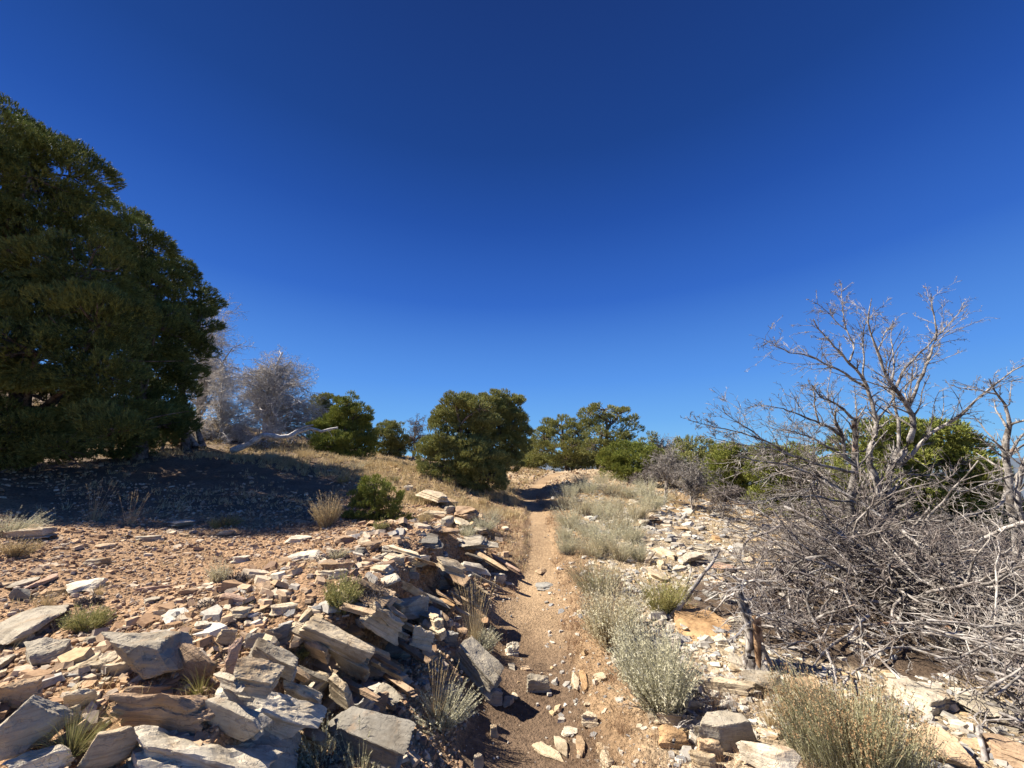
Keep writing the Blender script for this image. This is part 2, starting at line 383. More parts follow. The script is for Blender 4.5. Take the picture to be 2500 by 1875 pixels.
def ground_material():
    m, nt, N, L, b = nmat('stony_ground'); tc = N.new('ShaderNodeTexCoord'); vc = N.new('ShaderNodeVertexColor'); vc.layer_name = 'zone'
    o = tc.outputs['Object']
    n1 = noise(N, 1.3, 5, .65); n2 = noise(N, 22, 6, .7); n3 = noise(N, 90, 4, .7)
    for n in (n1, n2, n3): L.new(o, n.inputs['Vector'])
    v1 = N.new('ShaderNodeTexVoronoi'); v1.inputs['Scale'].default_value = 42; L.new(o, v1.inputs['Vector'])
    v2 = N.new('ShaderNodeTexVoronoi'); v2.inputs['Scale'].default_value = 95; L.new(o, v2.inputs['Vector'])
    r1 = ramp(N, [(.35, (.72, .68, .64)), (.6, (1.12, 1.1, 1.06))]); L.new(n1.outputs[0], r1.inputs[0])
    r2 = ramp(N, [(.3, (.5, .46, .42)), (.5, (.95, .93, .9)), (.68, (1.25, 1.2, 1.15))]); L.new(n2.outputs[0], r2.inputs[0])
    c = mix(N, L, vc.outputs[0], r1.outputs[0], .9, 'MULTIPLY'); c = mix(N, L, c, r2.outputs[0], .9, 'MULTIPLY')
    sep = N.new('ShaderNodeSeparateColor'); L.new(v1.outputs['Color'], sep.inputs[0])
    rv = ramp(N, [(0, (.6, .55, .5)), (.4, (.95, .9, .85)), (.75, (1.15, 1.1, 1.0)), (1, (1.5, 1.45, 1.4))]); L.new(sep.outputs[0], rv.inputs[0])
    al = N.new('ShaderNodeMath'); al.operation = 'MULTIPLY'; al.inputs[1].default_value = .8; L.new(vc.outputs['Alpha'], al.inputs[0])
    c = mix(N, L, c, rv.outputs[0], al.outputs[0], 'MULTIPLY')
    L.new(c, b.inputs['Base Color'])
    rb = ramp(N, [(0, (1, 1, 1)), (.6, (0, 0, 0))]); L.new(v1.outputs['Distance'], rb.inputs[0])
    rb2 = ramp(N, [(0, (1, 1, 1)), (.6, (0, 0, 0))]); L.new(v2.outputs['Distance'], rb2.inputs[0])
    mm = N.new('ShaderNodeMath'); mm.operation = 'MULTIPLY'; L.new(rb.outputs[0], mm.inputs[0]); L.new(vc.outputs['Alpha'], mm.inputs[1])
    p = bump(N, L, b, mm.outputs[0], .9, .022); p = bump(N, L, b, rb2.outputs[0], .5, .008, p); p = bump(N, L, b, n2.outputs[0], .6, .03, p); bump(N, L, b, n3.outputs[0], .5, .006, p)
    return m
M = {}
M['rock'] = rock_material()
M['ground'] = ground_material()
M['gravel'] = chip_material('tan_gravel', [(.43, .29, .18), (.33, .21, .125), (.49, .36, .24), (.55, .46, .35), (.38, .25, .15), (.44, .32, .21), (.25, .17, .12), (.50, .385, .27), (.35, .29, .235)])
M['scree'] = chip_material('pale_scree', [(.50, .455, .385), (.44, .40, .34), (.58, .55, .49), (.37, .35, .32), (.48, .405, .31), (.26, .26, .26), (.54, .49, .41), (.46, .34, .2), (.41, .385, .34), (.33, .31, .28)])
M['pine'] = island_material('pine_needles', [(.026, .04, .014), (.058, .082, .026), (.11, .145, .042), (.23, .255, .08)], (.22, .245, .07), .7, .1, 1.1)  # yellow-green noise patches paint sunlit clumps into the needle colour
M['pine_yellow'] = island_material('yellow_green_needles', [(.07, .10, .022), (.16, .20, .042), (.27, .31, .07), (.39, .40, .11)], (.26, .26, .06), .7, .15, 2.0)
M['juniper'] = island_material('juniper_foliage', [(.11, .13, .04), (.21, .23, .075), (.32, .33, .11), (.44, .42, .16)], (.29, .28, .10), .55, .14, 1.6)
M['sage'] = island_material('sagebrush_leaves', [(.37, .345, .22), (.49, .465, .32), (.58, .56, .42), (.64, .60, .46), (.46, .36, .23)], (.52, .44, .28), .8, .3, 3)
M['silver'] = island_material('silver_sagebrush_leaves', [(.37, .355, .235), (.49, .475, .335), (.59, .57, .43), (.65, .62, .48)], (.50, .47, .33), .8, .3, 3)
M['rabbit'] = island_material('green_stems', [(.16, .17, .055), (.26, .26, .09), (.36, .34, .14), (.44, .38, .18)], (.36, .32, .12), .7, .2, 4)
M['rusty'] = island_material('rusty_seed_stems', [(.34, .24, .13), (.44, .31, .18), (.50, .38, .24), (.38, .22, .11), (.46, .38, .24)], (.40, .24, .12), .8, .15, 5)
M['stems'] = island_material('grey_green_stems', [(.26, .26, .15), (.36, .35, .21), (.44, .42, .28), (.50, .46, .32)], (.40, .37, .22), .8, .2, 5)
M['straw'] = island_material('dry_grass', [(.38, .28, .14), (.52, .42, .24), (.62, .53, .34), (.30, .2, .1)], (.50, .38, .2), .7, .25, 1.2)
M['red_grass'] = island_material('dry_reddish_grass', [(.30, .18, .10), (.40, .28, .17), (.50, .38, .25), (.24, .15, .09)], (.36, .22, .14), .8, .2, 1.2)
M['green_grass'] = island_material('green_grass', [(.16, .19, .06), (.24, .26, .09), (.42, .38, .18), (.50, .42, .24)], (.30, .28, .10), .7, .25, 4)
M['grey_wood'] = wood_material('weathered_grey_wood', (.37, .345, .325), (.09, .078, .07), (.28, .13, .06))
M['white_wood'] = wood_material('bleached_wood', (.46, .435, .41), (.18, .155, .14))
M['purple_twig'] = wood_material('grey_brown_twigs', (.27, .24, .225), (.085, .068, .065))
M['silver_wood'] = wood_material('silvery_dead_twigs', (.74, .71, .68), (.42, .39, .37))
M['bark'] = wood_material('dark_pine_bark', (.22, .18, .15), (.075, .055, .045))
M['brown_wood'] = wood_material('split_brown_wood', (.42, .28, .17), (.12, .07, .04), None)
# ================================================================== GROUND AND PATH
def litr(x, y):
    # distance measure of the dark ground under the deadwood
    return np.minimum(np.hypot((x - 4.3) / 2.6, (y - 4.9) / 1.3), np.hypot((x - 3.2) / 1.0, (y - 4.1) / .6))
def build_ground():
    a1 = np.linspace(radians(-62), radians(62), 720)
    a0 = np.linspace(radians(62), radians(298), 170)[1:-1]
    th = np.concatenate([a1, a0]); na = len(th)
    r = np.concatenate([np.geomspace(.35, 1.4, 12)[:-1], np.geomspace(1.4, 40, 470)[:-1], np.geomspace(40, 9000, 90)])
    R, A = np.meshgrid(r, th, indexing='ij'); X = R * np.sin(A); Y = R * np.cos(A); Z = hz(X, Y)
    V = np.stack([X, Y, Z], -1).reshape(-1, 3); V = np.concatenate([V, [[0, 0, hz1(0, 0)]]])
    i = np.arange(len(r) - 1)[:, None] * na; j = np.arange(na)[None]; j2 = (j + 1) % na
    Q = np.stack([i + j, i + j2, i + na + j2, i + na + j], -1).reshape(-1, 4)[:, ::-1]
    T = np.stack([np.full(na, len(V) - 1), np.arange(na), (np.arange(na) + 1) % na], -1)[:, ::-1]
    x, y = V[:, 0], V[:, 1]; q = np.stack([x, y, 0 * x], -1); rr = np.hypot(x, y)
    nz = fbm(q * .9, 4, 3); nz2 = fbm(q * 3.1, 3, 8); off = x - path_x(y)
    c = np.tile(np.array([.38, .265, .175, 1.0]), (len(V), 1))
    def blend(col, w):
        w = np.clip(w, 0, 1)[:, None]; c[:] = c * (1 - w) + np.array(col) * w
    right = sstep(.5, 1.1, off + .3 * nz)
    blend((.39, .34, .265, 1), right)
    blend((.40, .31, .19, .5), sstep(8.5, 11, y + nz * 1.5) * sstep(.2, -.8, off) * sstep(3.0, 2.0, np.abs(off + 2)))
    blend((.36, .27, .165, .35), sstep(9.5, 12.5, y + nz * 2 - .15 * x))                   # dry grass slope
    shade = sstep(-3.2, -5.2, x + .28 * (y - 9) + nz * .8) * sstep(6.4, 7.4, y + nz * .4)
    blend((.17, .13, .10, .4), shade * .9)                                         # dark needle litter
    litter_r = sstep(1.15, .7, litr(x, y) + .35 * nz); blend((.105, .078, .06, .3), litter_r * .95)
    blend((.33, .245, .16, .45), sstep(.95, .55, np.abs(off)) * (y < 20) * .8)              # trodden margins
    blend((.52, .46, .37, 1), np.exp(-((x - 2.5) / 6) ** 2 - ((y - 24) / 5) ** 2) * 1.3)
    blend((.24, .22, .14, .1), sstep(34, 60, rr))
    blend((.11, .12, .10, 0), sstep(400, 1500, rr))
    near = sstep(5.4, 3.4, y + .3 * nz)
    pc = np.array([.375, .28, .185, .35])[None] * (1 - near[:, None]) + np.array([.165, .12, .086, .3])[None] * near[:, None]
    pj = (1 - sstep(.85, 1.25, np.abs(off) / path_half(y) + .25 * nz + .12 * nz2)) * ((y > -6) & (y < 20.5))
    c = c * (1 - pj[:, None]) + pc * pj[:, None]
    cen = V[Q].mean(1); offc = np.abs(cen[:, 0] - path_x(cen[:, 1])) / path_half(cen[:, 1])
    nc = fbm(np.stack([cen[:, 0], cen[:, 1], 0 * cen[:, 0]], -1) * 3.0, 3, 12)
    isp = (offc + .22 * nc < 1.05) & (cen[:, 1] > -4) & (cen[:, 1] < 20.0)
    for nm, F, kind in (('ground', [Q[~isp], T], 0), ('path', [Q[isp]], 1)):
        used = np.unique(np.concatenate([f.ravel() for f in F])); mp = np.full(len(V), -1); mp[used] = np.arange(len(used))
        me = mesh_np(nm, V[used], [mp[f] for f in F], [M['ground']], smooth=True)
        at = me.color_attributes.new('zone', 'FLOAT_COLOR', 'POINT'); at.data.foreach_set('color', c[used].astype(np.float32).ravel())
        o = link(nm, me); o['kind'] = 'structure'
        if nm == 'path': o['label'] = 'narrow trodden dirt trail running uphill between the rock ledges and the sagebrush'
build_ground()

def build_hills():
    an = np.linspace(radians(-75), radians(75), 300); g = Geo(); rows = []
    for k, (rad, base, amp, sd) in enumerate([(9000, -420, 0, 1), (10500, -100, 170, 2), (12500, 60, 260, 3), (16000, 60, 300, 5)]):
        h = base + amp * (.5 + .5 * fbm(np.stack([an * 9, 0 * an + sd, 0 * an], -1), 5, 60 + sd)) * (1 if amp else 0)
        rows.append(np.stack([rad * np.sin(an), rad * np.cos(an), h], -1))
    V = np.concatenate(rows); n = len(an); i = np.arange(3)[:, None] * n; j = np.arange(n - 1)[None]
    Q = np.stack([i + j, i + j + 1, i + n + j + 1, i + n + j], -1).reshape(-1, 4)[:, ::-1]
    m, nt, N, L, b = nmat('far_hills'); b.inputs['Base Color'].default_value = (.09, .115, .15, 1)
    o = link('hills', mesh_np('hills', V, Q, [m], True)); o['kind'] = 'structure'
build_hills()

# ================================================================== ROCKS
_ico = {}
def ico(level):
    if level not in _ico:
        bm = bmesh.new(); bmesh.ops.create_icosphere(bm, subdivisions=level, radius=1)
        V = np.array([v.co[:] for v in bm.verts]); F = np.array([[v.index for v in f.verts] for f in bm.faces]); bm.free(); _ico[level] = (unit(V), F)
    return _ico[level]
def rock_shape(seed, kind, size, level=4, rough=1.0):
    rng = np.random.default_rng(seed); D, F = ico(level); a, b_, c_ = size; pl = []
    if kind in ('slab', 'beam', 'block'):
        tl = .06 if kind != 'block' else .14
        pl.append((unit(np.array([rng.normal(0, tl), rng.normal(0, tl), 1])), 1.0)); pl.append((unit(np.array([rng.normal(0, tl), rng.normal(0, tl), -1])), 1.0))
        if kind == 'slab': n = rng.integers(5, 8); an0 = rng.uniform(0, 6.28); ans = an0 + (np.arange(n) + rng.uniform(-.28, .28, n)) * 2 * pi / n; ds = rng.uniform(.72, 1.0, n)
        else: ans = np.array([0, pi / 2, pi, 3 * pi / 2]) + rng.uniform(-.18, .18, 4); ds = np.array([1, .95, 1, .95]) * rng.uniform(.88, 1.0, 4)
        for t, d in zip(ans, ds): pl.append((unit(np.array([cos(t), sin(t), rng.normal(0, .16)])), d))
        if kind != 'beam' or rng.random() < .7:
            for _ in range(3 if kind == 'block' else 2):
                t = rng.uniform(0, 6.28); pl.append((unit(np.array([cos(t), sin(t), rng.uniform(.2, .9)])), rng.uniform(1.0, 1.16)))
    else:
        for k in range(11 if kind == 'boulder' else 9):
            n = unit(rng.normal(0, 1, 3)); pl.append((n, rng.uniform(.68, .98)))
        pl.append((np.array([0, 0, -1.0]), .7))
        pl.append((unit(np.array([rng.normal(0, .25), rng.normal(0, .25), 1])), rng.uniform(.62, .8)))
    n = np.array([p[0] for p in pl]); d = np.array([p[1] for p in pl])
    dt = D @ n.T; rad = np.where(dt > .02, d[None] / np.maximum(dt, .02), 9.0)
    rmin = rad.min(1); rmin = np.minimum(rmin, 1.75)
    V = D * rmin[:, None]
    # broken edges: large scoops, then bedding steps on the sides
    V = V * (1 + .07 * rough * fbm(V * 1.7 + seed * 3.1, 3, seed)[:, None])
    s = np.array([a, b_, c_])
    W = V * s; L = max(size)
    if kind != 'boulder':
        nl = max(2, int(round(2 * c_ / .022))); nl = min(nl, 8)
        lay = np.floor((V[:, 2] * .5 + .5) * nl + .35 * vnoise(W * 5 + 7, seed)); h = _h(lay.astype(np.int64), lay.astype(np.int64) * 0, lay.astype(np.int64) * 0, seed)
        side = sstep(.98, .5, np.abs(V[:, 2]))
        W[:, :2] *= (1 - .22 * h * side)[:, None]
        # flaked bedding steps on the top face
        st = np.floor(2.6 * (fbm(np.stack([W[:, 0] / L * 2.0, W[:, 1] / L * 2.6, 0 * W[:, 0] + seed], -1), 3, seed + 5))) / 2.6
        W[:, 2] += st * min(.16 * c_, .022) * 1.6 * rough * (V[:, 2] > 0)
    W = W + D * (.022 * rough * min(L, .6) * fbm(W * (3.2 / max(L, .15)), 4, seed + 9)[:, None])
    return W, F
RC = {'pale': (.60, .52, .40), 'white': (.66, .61, .52), 'grey': (.43, .395, .335), 'dark grey': (.26, .25, .23), 'tan': (.55, .42, .29), 'orange': (.50, .335, .19),
      'rust': (.36, .20, .12), 'brown': (.38, .28, .20), 'blue-grey': (.35, .35, .34), 'pinkish': (.50, .36, .29), 'cream': (.58, .49, .36)}
ROCKS = []            # every single stone: (object, centre, size, tone)
def place_rock(seed, kind, tone, size, loc, yaw=0, tx=0, ty=0, label=None, level=4, rough=.7, name=None, cat='rock', group=None, me=None):
    if me is None:
        W, F = rock_shape(seed, kind, size, level, rough)
        me = mesh_np('rock', W, F, [M['rock']], smooth=False)
    nm = name or {'slab': 'flat_stone', 'beam': 'long_stone', 'block': 'stone_block', 'boulder': 'boulder'}[kind]
    o = link(nm, me, None, tuple(loc)); o.rotation_euler = Euler((radians(tx), radians(ty), yaw), 'XYZ')
    rr = random.Random(seed); col = np.array(RC[tone]) * rr.uniform(.88, 1.1); o.color = (*[float(v) for v in col], 1)
    tag(o, label, cat, group); ROCKS.append([o, np.array(loc), size, tone, kind]); return o
_rs = [100]
def rockbox(u0, v0, u1, v1, kind, tone, label, th=None, yaw=0, tx=0, ty=0, level=4, sink=.25, rough=.7, lift=0.0, dmax=1.0, seed=None):
    """a stone whose picture box is known: find where its front edge meets the ground and give it its real width, depth and height"""
    _rs[0] += 1; sd_ = seed or _rs[0]
    uc = (u0 + u1) / 2; g = G(uc, min(v1, 1990)); dep = (g - np.array([0, 0, CAMZ])) @ np.array([0, CP, SP])
    W = (u1 - u0) / FPX * dep; ang = math.atan2(CAMZ - g[2], math.hypot(g[0], g[1])); ang = max(ang, radians(7)); Hv = (v1 - v0) / FPX * dep
    if th is None: th = {'boulder': .5, 'block': .42, 'slab': .14, 'beam': .2}[kind] * W
    th = min(th * (.75 if kind == 'boulder' else .85), Hv / max(cos(ang), .3) * .95)
    D = max((Hv - th * cos(ang)) / sin(ang), .35 * W if kind != 'slab' else .25 * W); D = min(D, dmax * max(W, .3) * 1.3)
    hx, hy, hz_ = W / 2 / .93, D / 2 / .93, th / 2 * (1 + sink)
    az = math.atan2(g[0], g[1]); c = g[:2] + np.array([sin(az), cos(az)]) * D * .5
    z = hz1(c[0], c[1]) + th / 2 - th * sink * .5 + lift
    o = place_rock(sd_, kind, tone, (hx, hy, hz_), (c[0], c[1], z), yaw - az * .6, tx, ty, label, level, rough)
    me = o.data; n = len(me.vertices); L0 = np.empty(n * 3, np.float32); me.vertices.foreach_get('co', L0); L0 = L0.reshape(-1, 3).astype(float); R = np.array(o.rotation_euler.to_matrix()); loc = np.array(o.location); f = np.ones(3); LS = L0[::max(1, n // 500)]
    vb, ub0, ub1 = min(v1, 1990), u0, u1
    for it in range(11):
        w_ = (LS * f) @ R.T + loc; vis = w_[:, 2] > hz(w_[:, 0], w_[:, 1]) - .004
        if vis.sum() < 8: loc[2] += .02; continue
        U, Vv, D_ = proj(w_[vis]); a0, a1, b0, b1 = U.min(), U.max(), Vv.min(), Vv.max()
        ru = np.clip((u1 - u0) / (a1 - a0), .6, 1.5) ** .6; rv = np.clip((vb - v0) / max(b1 - b0, 1), .6, 1.4) ** .6; f = np.clip(f * np.array([ru, rv, (ru * rv) ** .4]), [.5, .5, .65], 1.8)
        k = dep / FPX; sh = np.clip(((u0 + u1) / 2 - (a0 + a1) / 2) * k * .8, -.15, .15); loc[0] += sh; dv = ((v0 + vb) / 2 - (b0 + b1) / 2) * k; dist = np.clip(-.6 * dv / max(sin(ang), .15), -.12, .12)
        q_ = hz1(loc[0] - sh, loc[1]); loc[1] += dist; loc[2] += hz1(loc[0], loc[1]) - q_
    if __import__('os').environ.get('DBG'): print('BOX', (u0, v0, u1, v1), [int(q) for q in (a0, b0, a1, b1)], f.round(2), loc.round(2), label)
    f = np.clip(f, .35, 2.5); me.vertices.foreach_set('co', (L0 * f).astype(np.float32).ravel()); me.update(); o.location = tuple(loc); ROCKS[-1][1] = loc
    return o
def beam(u0, v0, u1, v1, wid, th, tone, label, roll=25, lift0=.03, lift1=.10, seed=None, level=4, kind='beam', rough=.6):
    """a long stone lying along the line between two photo points"""
    _rs[0] += 1; sd_ = seed or _rs[0]
    a = G(u0, v0); b = G(u1, v1); lift1 = lift1 + (.06 if u0 < 1250 else 0); C0 = np.array([0, 0, CAMZ])
    a = a + (C0 - a) * lift0 / (CAMZ - a[2]); b = b + (C0 - b) * lift1 / (CAMZ - b[2]); d = b - a; Ln = np.linalg.norm(d); c = (a + b) / 2
    X = Vector(d / Ln); Y = Vector((0, 0, 1)).cross(X).normalized(); Z = X.cross(Y)
    R = Matrix((X, Y, Z)).transposed() @ Matrix.Rotation(radians(roll), 3, 'X')
    W, F = rock_shape(sd_, kind, (Ln / 2 / .95, wid / 2, th / 2), level, rough)
    Rn = np.array(R); dep = (c - C0) @ np.array([0, CP, SP]); ax = unit(np.array([u1 - u0, v1 - v0], float)); Lp = math.hypot(u1 - u0, v1 - v0); perp = np.array([-ax[1], ax[0]]); Wp = wid * FPX / dep * .85
    for it in range(4):
        U, Vv, D_ = proj(W @ Rn.T + c); q_ = np.stack([U, Vv], -1); s_ = q_ @ ax; r_ = q_ @ perp
        W[:, 0] *= np.clip(Lp / (s_.max() - s_.min()), .5, 1.5)
        k_ = np.clip(Wp / (r_.max() - r_.min()), .7, 1.2); W[:, 1] *= k_
        du = (u0 + u1) / 2 - (U.min() + U.max()) / 2; dv = (v0 + v1) / 2 - (Vv.min() + Vv.max()) / 2; k = dep / FPX
        c = c + np.array([du * k, dv * k * SP, -dv * k * CP])
    o = link('long_stone' if kind == 'beam' else 'flat_stone', mesh_np('rock', W, F, [M['rock']]), None, tuple(c)); o.rotation_euler = R.to_euler()
    rr = random.Random(sd_); col = np.array(RC[tone]) * rr.uniform(.9, 1.08); o.color = (*[float(v) for v in col], 1)
    tag(o, label, 'rock', None); ROCKS.append([o, c, (Ln / 2, wid / 2, th / 2), tone, kind]); return o

# --- left foreground
rockbox(-10,1478,142,1572,'boulder','grey','pale grey lichen boulder at left frame edge below the dry yellow grass tuft',th=.16,level=5)
rockbox(57,1556,182,1632,'slab','grey','smooth grey oval slab tilted on the gravel, left of the big cracked grey rock',th=.11,yaw=.5,tx=14,ty=-6,level=5)
rockbox(-20,1562,20,1600,'block','cream','cream block at left frame edge above a grey block')
rockbox(-20,1596,26,1640,'block','grey','grey block at left frame edge beneath a cream block')
rockbox(-15,1632,18,1655,'slab','pale','thin pale slab at left frame edge above the tan boulder',th=.03)
rockbox(172,1590,242,1638,'boulder','cream','cream rounded stone touching the left end of the big cracked grey rock',th=.06)
rockbox(240,1586,296,1630,'slab','pale','pale oval stone tilted between the cream stone and the cracked grey rock',th=.06,tx=18)
rockbox(255,1538,475,1660,'boulder','grey','big cracked grey rock with a lumpy top in the left foreground gravel',th=.26,yaw=-.3,ty=10,level=5,rough=1.3)
rockbox(400,1588,535,1668,'block','brown','brown angular block leaning on the right end of the big cracked grey rock',th=.2,yaw=-.5,ty=18,level=4)
rockbox(245,1615,350,1652,'slab','pale','pale flaky slab wedged under the front of the big cracked grey rock',th=.07,ty=6)
rockbox(228,1644,250,1658,'slab','grey','small grey chip just left of the small square grey stone',th=.03)
rockbox(248,1648,277,1670,'block','grey','small square grey stone in front of the big cracked grey rock')
rockbox(178,1660,200,1684,'boulder','cream','small cream pebble above the upright pale wedge stone')
rockbox(-30,1658,112,1722,'block','tan','tan boulder with a flat crazed top at left frame edge',th=.16,level=5,yaw=-.2)
rockbox(152,1680,238,1730,'slab','pale','pale squarish stone leaning above the fan of green grass',th=.09,tx=24,level=4)
rockbox(140,1722,205,1772,'block','cream','bright cream wedge half hidden behind the fan of green grass',th=.1,tx=15)
rockbox(125,1704,158,1740,'block','pale','small pale block left of the bright cream wedge')
rockbox(-60,1712,135,1885,'boulder','grey','huge dark lichen boulder filling the bottom left corner',th=.34,level=5,rough=1.2,yaw=.4)
rockbox(265,1698,530,1795,'block','brown','long brown boulder with a shaded front face and pale left end',th=.25,yaw=-.22,ty=8,level=5)
rockbox(300,1672,420,1712,'slab','tan','flaky tan slab lying on top of the long brown boulder',th=.07,ty=9)
rockbox(182,1772,340,1885,'boulder','cream','rounded cream boulder with a curved crack, beside the green grass fan',th=.28,level=5)
beam(300,1872,690,1925,.46,.16,'white','large white and tan bedrock slab rising along the bottom edge, left of the centre',roll=-8,lift0=.02,lift1=.05,level=5,kind='slab')
beam(430,1800,720,1885,.22,.2,'blue-grey','smooth blue-grey slab edge running along the back of the white bedrock slab',roll=-30,lift0=.0,lift1=.02,level=5)
rockbox(538,1766,695,1865,'boulder','grey','grey flat-topped rock below the wide white slab',th=.2,level=5,yaw=-.5,ty=12)
rockbox(0,1842,185,1900,'block','white','white rock cut by the bottom edge, right of the huge lichen boulder',th=.13)
rockbox(565,1738,645,1775,'slab','pinkish','pinkish shaded flake between the wide white slab and the grey flat-topped rock',th=.07,ty=10)
rockbox(540,1565,592,1662,'block','pinkish','upright stone with a dark red side standing left of the flaked slabs',th=.24,level=4,tx=-12,sink=.2)
beam(575,1640,690,1668,.22,.07,'pale','jutting pale flagstone with a broken square end above a dark gap',roll=14,lift0=.13,lift1=.13,level=5)
beam(610,1580,725,1640,.16,.08,'grey','lichen-grey ridge stone leading down to the jutting pale flagstone',roll=20,lift0=.1,lift1=.1,level=4)
rockbox(595,1545,648,1582,'block','grey','round-topped grey lump above the lichen-grey ridge stone',th=.1,lift=.06)
rockbox(648,1525,715,1575,'block','dark grey','dark faceted block standing at the upper end of the long pale beam',th=.16,ty=-20)
rockbox(645,1540,690,1575,'block','tan','tan block leaning on the dark faceted block',th=.1,ty=20)
rockbox(520,1535,580,1575,'block','cream','cream block with a crooked top right of the big cracked grey rock',th=.1,ty=12)
rockbox(470,1515,520,1545,'slab','white','white flat flake above the cream block at the gravel edge',th=.04)
beam(530,1696,795,1770,.30,.10,'white','wide white rough-topped slab, the largest in the left ledge',roll=24,lift0=.06,lift1=.14,level=5,rough=.8)
beam(690,1690,790,1728,.16,.12,'pale','pale rim stone along the upper back edge of the wide white slab',roll=24,lift0=.09,lift1=.12)
rockbox(720,1655,800,1712,'block','white','white cube-shaped block with a shaded face sitting above the wide white slab',th=.15,ty=14,lift=.1,level=5)
rockbox(735,1635,815,1708,'boulder','grey','rounded grey stone behind the white cube-shaped block',th=.15,lift=.08)
beam(795,1665,872,1720,.15,.12,'pale','pale tabular block ending in a square face, right of the white cube',roll=18,lift0=.1,lift1=.1,level=5)
beam(706,1524,908,1615,.19,.12,'pale','long pale beam of rock with grooved edges, the longest in the ledge',roll=30,lift0=.06,lift1=.14,level=5,rough=.6)
beam(800,1602,905,1655,.12,.12,'cream','short grooved cream beam parallel to and below the longest beam',roll=34,lift0=.05,lift1=.12,level=5,rough=.6)
beam(740,1575,810,1605,.12,.1,'tan','tan grooved stub between the two pale beams',roll=34,lift0=.0,lift1=.05)
beam(812,1772,1005,1842,.32,.11,'dark grey','large smooth dark grey slab sloping to the bottom edge below the ledge',roll=26,lift0=.10,lift1=.10,level=5,rough=.3)
beam(840,1700,925,1740,.22,.12,'blue-grey','blue-grey cracked slab just above the large dark grey slab',roll=30,lift0=.05,lift1=.04)
rockbox(905,1690,950,1745,'block','brown','brown upright flake against the shaded foot of the ledge',th=.14)
rockbox(730,1482,765,1522,'boulder','cream','pale upright pebble twin, the left one, beside the round grey bush')
rockbox(752,1495,790,1520,'boulder','cream','pale egg-shaped stone touching the round grey bush')
rockbox(655,1470,728,1505,'slab','pale','pale flat slab lying level, left of the two cream pebbles',th=.06,level=4)
rockbox(560,1480,620,1510,'slab','pale','pale flat slab left of the level slab near the cream pebbles',th=.05)
rockbox(780,1522,815,1535,'boulder','pinkish','knobbly pinkish stone below the egg-shaped cream stone')
beam(880,1490,985,1555,.24,.12,'pale','creamy square-ended block beside the dead grey twigs of the round bush',roll=22,lift0=.06,lift1=.1,level=5)
beam(860,1440,965,1482,.24,.07,'tan','broad tan flagstone crossed by cracks behind the round grey bush',roll=14,lift0=.02,lift1=.1,level=5)
beam(905,1475,992,1515,.16,.07,'tan','cracked tan flagstone in front of the broad tan flagstone',roll=18,lift0=.04,lift1=.1)
rockbox(978,1445,1055,1498,'boulder','white','white bulky boulder with a shaded right face behind the small rusty stone',th=.2,lift=.03,level=5)
rockbox(988,1458,1012,1486,'boulder','rust','small rusty orange stone resting against the white bulky boulder',lift=.06)
beam(1010,1498,1085,1528,.14,.07,'cream','cream flat ledge stone jutting out over the shaded hollow',roll=12,lift0=.1,lift1=.14,level=5)
beam(1030,1520,1090,1555,.12,.08,'pale','pale stone stepped beneath the cream flat ledge stone',roll=20,lift0=.05,lift1=.07)
rockbox(1000,1530,1062,1588,'block','pale','pale boxy stone hanging over the dark hollow of the ledge',th=.16,lift=.1,level=5,ty=14)
rockbox(1075,1540,1120,1580,'block','blue-grey','blue-grey block behind the big sloping boulder beside the trail',th=.12)
beam(1112,1578,1218,1684,.32,.15,'grey','big sloping boulder with grey top and orange underside beside the trail',roll=26,lift0=.07,lift1=.02,level=5,rough=.35)
rockbox(1182,1676,1228,1726,'block','blue-grey','grey block under the lower end of the big sloping boulder',th=.12)
rockbox(1228,1698,1256,1728,'boulder','tan','small tan stone right of the foot of the big sloping boulder')
rockbox(1245,1690,1265,1708,'boulder','pale','small pale stone behind the tan stone at the foot of the sloping boulder')
beam(978,1422,1065,1468,.07,.055,'pale','thin straight pale beam sloping down through the middle of the ledge',roll=30,lift0=.1,lift1=.13)
rockbox(925,1398,978,1432,'boulder','white','white knob of rock at the upper end of the thin straight beam',th=.1)
rockbox(772,1390,850,1415,'slab','pale','pale twin slabs lying flat on the gravel upslope of the round grey bush',th=.06)
rockbox(812,1388,852,1414,'block','white','white squarish stone at the right end of the pale flat slab',th=.07)
rockbox(778,1372,866,1394,'slab','tan','long tan slab behind the pale flat slabs',th=.07)
rockbox(900,1380,950,1398,'boulder','tan','tan domed stone right of the long tan slab',th=.06)
rockbox(700,1341,790,1372,'boulder','white','crumpled white and black rock on the gravel slope',th=.1,rough=1.6)
rockbox(694,1306,762,1326,'slab','white','bright level flat stone on the gravel left of the small green pine',th=.06)
rockbox(872,1312,910,1340,'slab','pale','pale leaning slab in front of the small green pine',th=.07,tx=15)
rockbox(938,1320,980,1348,'block','grey','grey stone on the gravel right of the small pine shadow',th=.09)
rockbox(812,1306,870,1330,'block','brown','brown lump half buried in front of the small green pine',th=.08)
rockbox(865,1336,898,1352,'block','dark grey','dark flake below the pale leaning slab',th=.05)
rockbox(1018,1305,1082,1345,'slab','dark grey','dark slab lying in the shadow right of the small green pine',th=.07,tx=10)
rockbox(1122,1322,1210,1362,'slab','grey','flat grey slab with a notched edge above the ledge end',th=.1,level=5)
rockbox(1072,1258,1114,1294,'boulder','grey','rounded grey boulder beside the small silver sagebrush',th=.25)
rockbox(1108,1262,1150,1290,'boulder','pale','pale lumpy boulder touching the rounded grey boulder',th=.2)
rockbox(1018,1246,1092,1266,'slab','pale','long pale slab lying flat above the rounded grey boulder',th=.12)
rockbox(1155,1285,1195,1305,'slab','grey','grey plank-like stone pointing at the trail, right of the silver sagebrush',th=.09)
